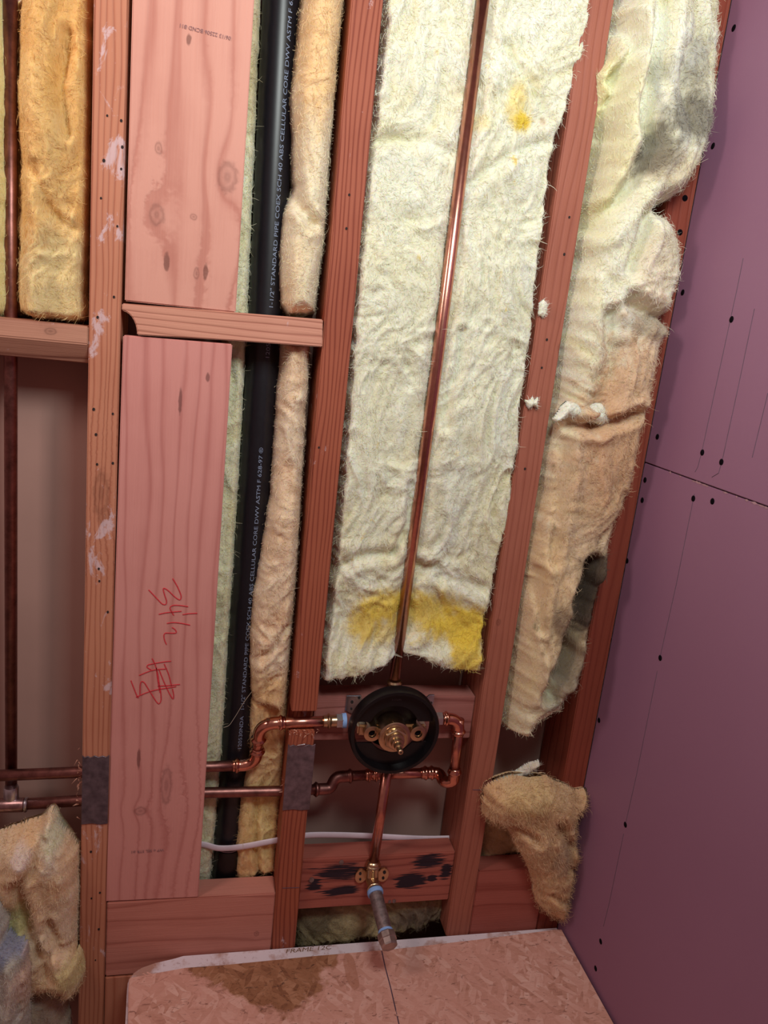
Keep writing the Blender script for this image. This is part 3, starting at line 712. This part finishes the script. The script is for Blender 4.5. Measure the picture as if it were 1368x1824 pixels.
cdv = (c[6] - c[5]) / np.linalg.norm(c[6] - c[5])
fit('coupling', [c[5] - cdv * .008, c[5] + cdv * .014], cold, beads=(.25, .75), k=1.14)
fit('elbow', [c[6] - cdv * .030] + fillet([c[6] - cdv * .02, c[6], c[7], c[8], c[8] + (c[9] - c[8]) * .12], .010, 6) + [c[8] + (c[9] - c[8]) * .22], cold, beads=(.08, .20, .92), k=1.14)
fit('elbow', arc3(c[8], c[9], c[10], .026), cold, beads=(.12, .9))
turned('hex_nut', c[10] + np.array([.004, 0, 0]), c[10] - np.array([1, 0, 0]), [(0, .0105), (.012, .0105)], M['silver'], cold, sides=6)
# shower riser
r0 = P(868, -60, .0); r1 = P(703, 1208, .010)
ris = empty('copper_shower_riser', r1, label='long bright copper riser running up over the centre batt', cat='pipe')
sweep('pipe', [r0, (r0 * .5 + r1 * .5) + np.array([.001, -.003, 0]), r1], RC, M['copper'], ris, sides=24)
turned('adapter', P(702, 1228, .010), P(703, 1212, .010), [(0, .011), (.006, .0115), (.009, .010), (.012, .0115), (.015, .010)], M['brass'], ris, sides=12)
# spout drop
d0 = P(690, 1368, .008); d1 = P(664, 1545, .008)
drop = empty('copper_spout_drop', d1, label='copper pipe dropping from the valve to the capped tub spout stub', cat='pipe')
sweep('pipe', [d0, d1], RC, M['copper'], drop, sides=20)
e0 = P(665, 1534, .006); e1 = P(662, 1566, .006); e2 = e1 + np.array([0, -.026, 0])
fit('drop_elbow', [e0] + fillet([e0 + (e1 - e0) * .3, e1, e2], .012, 8) + [e2], drop, 'brass', beads=(.12, .95), k=1.28)
for sx in (-1, 1):
    cx = e1[0] + sx * .0185; zz = e1[2] + .006
    ear = [(cx + .0085 * math.cos(t) * (1 if math.cos(t) * sx > 0 else 1.2), zz + .0125 * math.sin(t)) for t in np.linspace(0, 2 * math.pi, 18, endpoint=False)]
    eo = prism('mounting_ear', ear, 'y', .006, .0105, M['brass'], drop, bev=.0006)
    discs('screw_holes', [(cx + .001 * sx, .0059, zz + .0055), (cx, .0059, zz - .005)], .0022, M['hole'], eo, kind='stuff')
n1 = P(690, 1672, -.092)
turned('thread_tape', e2 + np.array([0, .001, 0]), n1, [(0, .0120), (.003, .0128), (.007, .0120)], M['tape'], drop, sides=24, label='blue thread tape')
dn = (n1 - e2); LN = np.linalg.norm(dn); dn /= LN
turned('nipple', e2 + dn * .004, n1, [(0, .0104), (LN - .010, .0106)], M['iron'], drop, sides=24, label='dull galvanised steel nipple')
turned('thread_tape', e2 + dn * (LN - .012), n1, [(0, .0112), (.005, .0116)], M['tape'], drop, sides=24, label='blue thread tape')
cp = e2 + dn * (LN - .008)
turned('cap', cp, cp + dn, [(0, .0125), (.002, .0142), (.010, .0142), (.011, .0130), (.0185, .0126), (.0205, .0112)], plain('brass_grey_cap', (.42, .34, .32), .42, .85, .3), drop, sides=8)
# left riser
l0 = P(18, -60, .031); lz = P(21, 1437, .031)
lr = empty('copper_riser', lz, label='tarnished vertical copper riser at the far left joining the lower line', cat='pipe')
yl = .046
sweep('pipe', [P(18, -60, yl), P(19, 500, yl), P(20, 1402, yl)], RC, M['copper_old'], lr, sides=20)
t0 = P(20, 1404, .036)
turned('tee', t0, t0 - np.array([0, 0, 1]), [(-.003, .0090), (0, .0102), (.013, .0100), (.022, .0105)], M['silver'], lr, sides=20, label='solder-silvered tee')
tz = P(20, 1434, .031)
turned('tee_branch', tz - np.array([.022, 0, 0]), tz + np.array([1, 0, 0]), [(0, .0092), (.001, .0098), (.038, .0098), (.039, .0090)], plain('solder_streaked_copper', (.40, .25, .25), .35, 1.0, .5, 90), lr, sides=20)
turned('solder_ring', tz + np.array([.018, 0, 0]), tz + np.array([1, 0, 0]), [(0, .0102), (.0018, .0106), (.0034, .0096)], M['silver'], lr, sides=20)
# white cable
cab = [P(330, 1500, .05), P(368, 1505, .042), P(385, 1511, .0405), P(410, 1511, .0405), P(440, 1507, .036), P(470, 1501, .033), P(497, 1496, .036), P(545, 1487, .045), P(600, 1487, .05), P(660, 1489, .05), P(710, 1492, .05), P(760, 1494, .05), P(806, 1493, .05), P(830, 1494, .05)]
sweep('electrical_cable', fillet(cab, .02, 4), .0052, M['cable'], None, sides=14, ell=(1.0, .42), up=(0, 0, 1), label='flat white electrical cable passing in front of the black pipe', cat='cable')

# ================================================================== SHOWER VALVE
vc = P(701, 1299, -.02); vx, vz = vc[0], vc[2]
valve = empty('shower_valve', (vx, .0, vz - .078), label='round black shower valve guard with a brass cartridge in its centre', cat='valve')
RO = .0665
ring = [(0, RO - .003), (.003, RO), (.020, RO), (.0225, RO - .0015), (.0225, RO - .006), (.006, RO - .010), (.0, RO - .010)]
# hollow ring: turned closed loop
V, Fc = [], []; sd = 64; y0r = -.010
for (t, r) in ring:
    for q in range(sd): a = 2 * math.pi * q / sd; V.append((vx + r * math.cos(a), y0r - t, vz + r * math.sin(a)))
n = len(ring)
for i in range(n):
    for q in range(sd): Fc.append((i * sd + q, i * sd + (q + 1) % sd, ((i + 1) % n) * sd + (q + 1) % sd, ((i + 1) % n) * sd + q))
o = link('guard_ring', mesh_py(V, Fc), M['blk'], valve, True); o.data.set_sharp_from_angle(angle=.6)
def plate_poly(za, up):
    ro, ri = RO - .007, .037; a0 = math.asin(za / ro) if up else math.asin(za / ro)
    if up: outer = np.linspace(math.asin(za / ro), math.pi - math.asin(za / ro), 30); inner = np.linspace(math.pi - math.asin(za / ri), math.asin(za / ri), 24)
    else: outer = np.linspace(math.asin(za / ro), -math.pi - math.asin(za / ro), 30); inner = np.linspace(-math.pi - math.asin(za / ri), math.asin(za / ri), 24)
    return [(vx + ro * math.cos(a), vz + ro * math.sin(a)) for a in outer] + [(vx + ri * math.cos(a), vz + ri * math.sin(a)) for a in inner]
prism('guard_plate', plate_poly(.012, True), 'y', -.020, -.017, M['blk'], valve, bev=.0006)
prism('guard_plate', plate_poly(-.021, False), 'y', -.020, -.017, M['blk'], valve, bev=.0006)
flat_text('moulded_mark', '3 STOPS', .004, (vx - .008, -.0203, vz + .046), (1, 0, 0), (0, 0, 1), plain('worn_print', (.10, .09, .11), .5), valve)
box('moulded_line', vx - .013, vx + .027, -.0206, -.0200, vz + .0540, vz + .0545, plain('worn_ridge', (.08, .075, .09), .3), valve, bev=0)
turned('inner_cup', (vx, .018, vz), (vx, -1, vz), [(0, .040), (.018, .040), (.0185, .038)], M['blk'], valve, sides=36)
# valve body with cartridge
bx_, bz_ = vx - .0015, vz - .004
turned('valve_body', (bx_, .018, bz_), (bx_, -1, bz_), [(0, .0225), (.020, .0225), (.022, .0222), (.050, .0222), (.0515, .0235), (.0535, .0235), (.055, .021)], M['brass'], valve, sides=40)
st = turned('cartridge_stem', (bx_, -.034, bz_), (bx_, -1, bz_), [(0, .020), (.004, .0195), (.0042, .0165), (.009, .0160), (.0092, .0125), (.014, .0120), (.0150, .0090), (.022, .0084), (.0225, .0064), (.030, .0058), (.0305, .0042), (.041, .0038), (.042, .0030)], M['brass'], valve, sides=32)
turned('stem_nut', (bx_, -.037, bz_), (bx_, -1, bz_), [(0, .0172), (.006, .0172), (.0072, .0155)], M['brass'], valve, sides=6)
turned('stem_socket', (bx_, -.0755, bz_), (bx_, -1, bz_), [(0, .0014), (.0008, .0014)], M['hole'], valve, sides=10)
for px in (663, 745):
    q = P(px, 1307, -.022)
    s_ = turned('service_stop', (q[0], .015, q[2]), (q[0], -1, q[2]), [(0, .011), (.030, .011), (.0305, .0122), (.0375, .0122), (.038, .0110), (.0382, .0060), (.034, .0055)], M['brass'], valve, sides=28)
    turned('stop_socket', (q[0], -.0185, q[2]), (q[0], -1, q[2]), [(0, .0052), (.0006, .0052)], M['screw'], s_, sides=6)
box('valve_bridge', vx - .052, vx + .052, -.014, .016, bz_ - .010, bz_ + .007, M['brass'], valve, bev=.003)
# mounting bracket screwed to the blocking
p0, p1 = P(617, 1238, .021), P(773, 1240, .021)
bz0 = P(640, 1262, .021)[2]
br = prism('mounting_bracket', [(p0[0], p0[2]), (p0[0] + .022, p0[2]), (p0[0] + .026, p0[2] - .012), (p1[0] - .020, p0[2] - .012), (p1[0] - .008, p0[2] + .001), (p1[0], p0[2] + .001), (p1[0], p0[2] - .014), (p1[0] - .02, p0[2] - .034), (p0[0] + .02, p0[2] - .034), (p0[0], p0[2] - .024)], 'y', .0185, .0215, M['silver'], valve, bev=.0005, label='galvanised mounting bracket')
discs('bracket_holes', [(p0[0] + .009, .0184, p0[2] - .010), (p0[0] + .019, .0184, p0[2] - .003), (p0[0] + .009, .0184, p0[2] - .021), (p1[0] - .004, .0184, p1[2] - .010)], .0018, M['hole'], br, kind='stuff')

# ================================================================== INSULATION
YEL = (.86, .66, .10); GRY = (.13, .112, .09); GRN = (.70, .76, .50); BLU = (.50, .54, .60)
ORG = np.array([.76, .42, .14])
wool('insulation_batt', 'wide pale yellow fibreglass batt filling the centre bay behind the copper riser',
     [(688, -40), (684, 60), (670, 160), (661, 245), (652, 300), (650, 340), (642, 430), (634, 480), (630, 560), (620, 700), (612, 820), (606, 900), (596, 1000), (588, 1080), (578, 1150), (573, 1223),
      (600, 1218), (640, 1210), (670, 1196), (693, 1186), (712, 1172), (735, 1172), (760, 1185), (790, 1196), (820, 1199), (862, 1200), (868, 1130), (880, 1080), (893, 1020), (905, 960), (920, 920), (921, 850), (932, 780), (928, 730), (938, 700), (948, 620), (956, 580), (960, 520), (973, 440), (978, 380), (990, 290), (1000, 240), (1020, 180), (1042, 120), (1056, 40), (1060, -40)],
     .092, .006, edge=.009, seed=11, amp=.0090,
     feats=[('c', [(868, -40), (822, 300), (788, 550), (758, 800), (735, 980), (704, 1200)], .011, .011), ('c', [(650, 255), (700, 248), (760, 250), (800, 275)], .006, .007), ('c', [(1000, 245), (930, 265), (870, 300), (840, 330)], .006, .007),
            ('c', [(900, 80), (940, 150), (985, 230)], .006, .006), ('c', [(590, 1020), (640, 990), (700, 985)], .008, .008), ('c', [(750, 1010), (800, 1030), (860, 1050)], .007, .010), ('c', [(820, 590), (815, 640), (795, 700), (790, 760)], .008, .006),
            ('c', [(730, 860), (725, 930), (700, 990)], .008, .005), ('b', (640, 1180), .05, .022, .012), ('b', (790, 1170), .06, .018, .010), ('b', (720, 600), .05, .14, .006), ('b', (870, 650), .05, .2, .008), ('b', (620, 1100), .03, .03, -.008), ('b', (790, 1090), .08, .03, -.008)],
     stains_shade=[((690, 1075), .040, .020, YEL, .85), ((760, 1095), .050, .028, YEL, .85), ((820, 1115), .045, .028, YEL, .95), ((838, 1160), .026, .036, YEL, .9), ((640, 1110), .020, .026, YEL, .8), ((690, 1130), .02, .015, YEL, .5), ((935, 215), .010, .012, YEL, 1.0), ((920, 190), .012, .022, YEL, .55), ((850, 215), .012, .01, YEL, .3), ((970, 210), .004, .006, (.55, .36, .2), .6),
             ((700, 600), .07, .28, (.86, .90, .76), .5), ((880, 560), .07, .3, (.86, .90, .78), .5)])
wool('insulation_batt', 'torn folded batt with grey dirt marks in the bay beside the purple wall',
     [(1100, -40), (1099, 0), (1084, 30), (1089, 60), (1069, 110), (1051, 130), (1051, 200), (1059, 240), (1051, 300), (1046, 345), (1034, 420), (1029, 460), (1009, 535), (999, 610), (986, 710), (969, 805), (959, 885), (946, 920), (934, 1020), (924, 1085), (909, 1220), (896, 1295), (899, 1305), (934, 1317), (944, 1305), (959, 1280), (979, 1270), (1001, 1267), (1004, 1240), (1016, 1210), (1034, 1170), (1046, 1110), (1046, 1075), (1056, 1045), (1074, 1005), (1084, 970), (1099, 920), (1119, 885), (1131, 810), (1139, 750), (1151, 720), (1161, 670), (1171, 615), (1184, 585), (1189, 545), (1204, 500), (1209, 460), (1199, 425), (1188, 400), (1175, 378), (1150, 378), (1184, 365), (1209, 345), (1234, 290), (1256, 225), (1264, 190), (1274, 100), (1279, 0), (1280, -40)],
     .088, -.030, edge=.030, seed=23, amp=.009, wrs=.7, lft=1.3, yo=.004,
     feats=[('c', [(1180, -20), (1165, 80), (1150, 180), (1150, 260), (1125, 320), (1075, 400)], .022, .010), ('c', [(1110, 130), (1100, 180), (1098, 240), (1062, 330)], .028, .009), ('b', (1106, 55), .014, .022, .034), ('c', [(1120, 30), (1130, 90), (1100, 130)], .020, .007), ('b', (1210, 260), .045, .08, .028), ('b', (1215, 60), .04, .07, .012),
            ('c', [(1145, 382), (1135, 430), (1120, 480)], .018, .008), ('b', (1165, 440), .035, .06, .012), ('c', [(1120, 540), (1150, 560), (1190, 570)], .022, .010), ('b', (1060, 480), .03, .09, .008), ('b', (1135, 640), .03, .07, .018), ('c', [(1085, 560), (1080, 640), (1060, 720)], .014, .009),
            ('c', [(1100, 620), (1085, 700), (1060, 760)], .012, .008), ('c', [(1020, 760), (1060, 760), (1130, 735)], .018, .008), ('c', [(1010, 790), (1000, 900), (985, 1000)], .012, .007), ('b', (1075, 830), .035, .07, .016), ('c', [(1052, 1000), (1036, 1050), (1012, 1130), (990, 1200)], .036, .010), ('b', (945, 1150), .022, .10, .018), ('c', [(965, 1020), (962, 1120)], .010, .005),
            ('b', (1020, 1100), .02, .03, .014), ('c', [(1045, 1040), (1030, 1060)], .022, .012), ('c', [(1010, 1160), (985, 1190), (975, 1230)], .026, .010), ('b', (1020, 1215), .015, .02, .012)],
     stains_shade=[((1230, 205), .030, .03, GRY, .8), ((1165, 262), .020, .028, GRY, .75), ((1245, 110), .02, .04, GRY, .45), ((1200, 120), .03, .015, GRY, .3), ((1200, 300), .05, .02, (.62, .50, .34), .5), ((1160, 575), .03, .015, GRY, .5), ((1060, 1010), .03, .03, (.10, .075, .06), .9), ((1040, 1060), .022, .05, (.05, .035, .03), .95), ((1020, 1110), .025, .03, (.15, .11, .09), .6),  # grey is dirt; the near-black browns paint the shade inside the hollow
             ((1005, 1180), .030, .060, (.20, .14, .10), .75), ((985, 1250), .014, .012, GRY, .4), ((1060, 300), .02, .10, (.86, .84, .40), .35), ((1065, 170), .01, .04, (.86, .80, .3), .4), ((1060, 950), .09, .20, (.66, .42, .24), .65), ((1110, 780), .05, .12, (.68, .42, .26), .75), ((1150, 650), .03, .08, (.82, .62, .44), .5), ((1180, 480), .03, .05, (.86, .70, .56), .4), ((940, 1120), .04, .16, (.78, .58, .36), .6)])  # broad ambers and dark brown: shading of the deep wool painted into its colour
fl = wool('insulation_tuft', 'small pale flap of insulation sticking out level with the drywall joint', [(985, 745), (1000, 725), (1010, 715), (1040, 720), (1070, 718), (1084, 730), (1083, 750), (1065, 757), (1040, 748), (1010, 742), (990, 755)], -.022, -.036, edge=.012, h=.0016, seed=31, amp=.003, both=True, tint=PALE, fib=260000, yo=-.025, cat='insulation')
wool('insulation_batt', 'amber batt in the far left bay above the weathered blocking',
     [(-160, -40), (163, -40), (160, 200), (156, 420), (150, 500), (154, 560), (148, 574), (110, 575), (75, 572), (40, 566), (-160, 560)],
     .092, .022, edge=.012, seed=41, amp=.009, tint=ORG, tint2=np.array([.86, .60, .27]), yo=.02,
     feats=[('c', [(14, -40), (16, 300), (20, 570)], .040, .015), ('b', (90, 450), .04, .07, .012), ('c', [(120, 60), (110, 160), (120, 240)], .010, .006), ('b', (70, 200), .035, .10, .010), ('c', [(60, 300), (90, 380), (130, 410)], .008, .006)],
     stains_shade=[((110, 500), .05, .05, (.88, .78, .46), .7), ((6, 300), .01, .4, (.80, .78, .42), .8), ((100, 150), .01, .03, (.75, .42, .12), .5)])
wool('insulation_batt', 'narrow greenish batt strip between the wide boards and the black pipe',
     [(425, -40), (470, -40), (466, 40), (455, 300), (448, 470), (436, 700), (424, 930), (412, 1100), (400, 1300), (393, 1400), (384, 1500), (376, 1600), (330, 1600), (345, 1380), (375, 930), (395, 600), (410, 300)],
     .092, .050, edge=.010, seed=51, amp=.006, tint=np.array([.80, .78, .50]), tint2=np.array([.80, .82, .66]), yo=.05, jag=.0015,
     feats=[], stains_shade=[((455, 100), .02, .08, (.50, .40, .22), .6)])
wool('insulation_batt', 'cream rolled batt right of the black pipe, above the notched blocking',
     [(541, -40), (533, 20), (524, 90), (516, 165), (521, 250), (522, 325), (503, 380), (497, 430), (497, 490), (501, 545), (515, 564), (550, 566), (570, 560), (576, 510), (586, 440), (600, 240), (613, 90), (626, -40)],
     .092, .008, edge=.024, seed=61, amp=.005, tint=np.array([.90, .74, .50]), tint2=np.array([.90, .84, .66]), yo=.02, jag=.0012,
     feats=[('c', [(522, 325), (535, 370), (560, 400)], .012, .007), ('b', (530, 480), .02, .05, .008)], stains_shade=[((580, 60), .03, .09, (.90, .62, .32), .8)])
wool('insulation_batt', 'peach-toned rolled batt right of the black pipe, below the notched blocking',
     [(501, 600), (499, 640), (490, 710), (490, 740), (480, 890), (470, 950), (457, 1020), (446, 1070), (441, 1145), (443, 1220), (446, 1262), (470, 1268), (500, 1272), (516, 1262), (522, 1180), (533, 1060), (543, 910), (551, 760), (558, 640), (560, 600)],
     .092, .016, edge=.020, seed=71, amp=.009, tint=np.array([.84, .54, .32]), tint2=np.array([.90, .76, .60]), yo=.025, jag=.0015,
     feats=[('c', [(450, 1180), (490, 1150), (510, 1120)], .006, .005)], stains_shade=[((470, 1230), .03, .03, (.86, .60, .30), .6)])
wool('insulation_batt', 'crumpled amber batt at the bottom of the drain pipe bay behind the cable',
     [(443, 1245), (440, 1290), (442, 1345), (432, 1390), (425, 1422), (419, 1470), (417, 1500), (415, 1557), (418, 1578), (445, 1572), (470, 1562), (494, 1556), (500, 1480), (507, 1400), (515, 1300), (516, 1245)],
     .092, .046, edge=.012, seed=81, amp=.009, tint=np.array([.82, .46, .20]), tint2=np.array([.88, .64, .38]), yo=.045, jag=.0015,
     feats=[('c', [(458, 1420), (456, 1500), (462, 1560)], .008, .004), ('b', (470, 1260), .03, .03, .008)], stains_shade=[((470, 1470), .03, .06, (.90, .76, .36), .6)])
wool('insulation_batt', 'dark batt remnant low behind the tub spout stub', [(520, 1610), (800, 1590), (804, 1650), (520, 1700)], .092, .040, edge=.02, seed=91, amp=.010, tint=np.array([.42, .32, .18]), tint2=np.array([.56, .46, .28]), yo=.04,  # darker brown tint than the other batts, with darker patches
     stains_shade=[((740, 1640), .05, .02, (.16, .10, .10), .7), ((560, 1640), .03, .03, (.12, .1, .08), .6)])
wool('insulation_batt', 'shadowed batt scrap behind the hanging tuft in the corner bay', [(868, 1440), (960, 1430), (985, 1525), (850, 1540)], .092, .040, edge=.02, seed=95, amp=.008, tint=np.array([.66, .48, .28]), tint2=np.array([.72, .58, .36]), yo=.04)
wool('insulation_tuft', 'large loose tuft hanging from the corner bay in front of the purple wall',
     [(872, 1412), (890, 1402), (919, 1394), (950, 1397), (979, 1393), (1004, 1407), (1034, 1418), (1056, 1421), (1054, 1438), (1032, 1452), (1026, 1464), (1028, 1490), (1024, 1502), (1034, 1519), (1044, 1545), (1024, 1547), (1036, 1584), (1049, 1612), (1053, 1636), (1051, 1652), (1029, 1656), (1004, 1646), (980, 1634), (962, 1618), (956, 1580), (941, 1540), (921, 1508), (912, 1490), (905, 1478), (884, 1475), (866, 1464), (864, 1445)],
     -.004, -.048, edge=.034, h=.0018, seed=101, amp=.010, both=True, tint=np.array([.74, .46, .26]), tint2=np.array([.80, .58, .38]), yo=-.03, jag=.004, flen=.013, fib=420000, wrs=.45, lft=2.2,
     feats=[('c', [(1000, 1470), (1020, 1520), (1020, 1560)], .014, .008), ('b', (950, 1430), .05, .03, .012), ('c', [(925, 1480), (960, 1500)], .010, .006), ('c', [(990, 1600), (1030, 1620)], .008, .005)],
     stains_shade=[((1010, 1540), .015, .03, (.45, .34, .28), .5), ((950, 1430), .04, .02, (.85, .68, .36), .5)])
wool('insulation_tuft', 'thin pale wisp of insulation above the large hanging tuft', [(880, 1398), (895, 1385), (920, 1380), (935, 1370), (950, 1362), (963, 1358), (966, 1366), (950, 1376), (935, 1386), (915, 1396), (900, 1402), (885, 1404)], .010, .0, edge=.008, h=.0015, seed=103, amp=.003, both=True, tint=np.array([.70, .55, .48]), yo=.0, fib=260000)
# bottom left pile
wool('insulation_clump', 'draped peach and cream insulation sheet slumped at the lower left',
     [(-160, 1530), (0, 1493), (32, 1480), (70, 1467), (84, 1452), (91, 1449), (99, 1459), (110, 1478), (126, 1501), (137, 1516), (138, 1545), (137, 1587), (136, 1650), (137, 1692), (146, 1700), (152, 1732), (147, 1756), (135, 1766), (118, 1771), (103, 1764), (88, 1764), (69, 1768), (30, 1772), (-160, 1790)],
     .014, -.030, edge=.026, seed=111, amp=.010, wrs=.4, lft=1.6, fib=300000, both=True, tint=np.array([.90, .58, .32]), tint2=np.array([.92, .76, .58]), yo=-.01,
     feats=[('c', [(30, 1570), (45, 1620), (55, 1670), (75, 1700)], .016, .008), ('c', [(75, 1500), (60, 1540), (40, 1560)], .010, .007), ('b', (35, 1530), .02, .02, .018), ('b', (120, 1730), .02, .03, .014), ('c', [(85, 1640), (100, 1690), (120, 1700)], .012, .006), ('c', [(75, 1700), (80, 1740)], .012, .008), ('b', (100, 1540), .02, .08, .010), ('b', (20, 1640), .015, .03, -.02)],
     stains_shade=[((28, 1640), .014, .03, (.72, .74, .40), .9), ((100, 1490), .012, .02, (.80, .82, .60), .7), ((90, 1520), .01, .03, (.92, .88, .82), .6), ((30, 1535), .01, .012, (.90, .78, .76), .8), ((130, 1740), .02, .02, (.86, .76, .40), .7), ((60, 1690), .02, .02, (.80, .74, .60), .6)])
wool('insulation_clump', 'blue-grey dirty insulation lump at the bottom left corner',
     [(-160, 1570), (-20, 1585), (4, 1592), (8, 1625), (12, 1665), (30, 1676), (48, 1682), (52, 1705), (57, 1730), (52, 1775), (48, 1880), (-160, 1880)],
     -.02, -.066, edge=.026, seed=121, amp=.010, wrs=.4, lft=1.6, fib=300000, both=True, tint=np.array([.62, .62, .60]), tint2=np.array([.82, .72, .66]), yo=-.04,
     stains_shade=[((12, 1700), .018, .022, (.28, .32, .48), .85), ((45, 1740), .012, .05, (.82, .60, .50), .8), ((20, 1730), .01, .01, (.80, .78, .66), .7), ((5, 1620), .01, .03, (.66, .72, .72), .7)],
     feats=[('c', [(28, 1700), (35, 1760), (30, 1820)], .008, .005), ('b', (40, 1720), .012, .05, .010)])
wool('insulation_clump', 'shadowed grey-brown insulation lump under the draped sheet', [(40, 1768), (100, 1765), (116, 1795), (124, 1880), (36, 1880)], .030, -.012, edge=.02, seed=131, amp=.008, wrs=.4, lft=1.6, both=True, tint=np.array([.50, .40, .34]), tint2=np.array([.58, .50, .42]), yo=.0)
wool('insulation_tuft', 'tiny curled white fluff on the upper half of the right stud', [(957, 560), (960, 540), (966, 533), (972, 540), (972, 556), (966, 568)], -.001, -.007, edge=.005, h=.0012, seed=141, amp=.002, both=True, tint=PALE, fib=500000, flen=.007)
wool('insulation_tuft', 'star-shaped fluff scrap snagged midway on the right stud', [(933, 712), (942, 712), (948, 705), (950, 713), (960, 706), (955, 718), (957, 728), (948, 722), (940, 728)], -.001, -.008, edge=.005, h=.0012, seed=143, amp=.002, both=True, tint=PALE, fib=500000, flen=.007)
sweep('loose_thread', fillet([P(466, 1205, .042), P(452, 1228, .042), P(436, 1248, .043), P(420, 1275, .044), P(408, 1293, .045), P(398, 1296, .044)], .02, 5), .00035, plain('pale_thread', (.62, .52, .42), .9), None, sides=5, label='fine pale hair stretched across the black drain pipe', cat='thread')
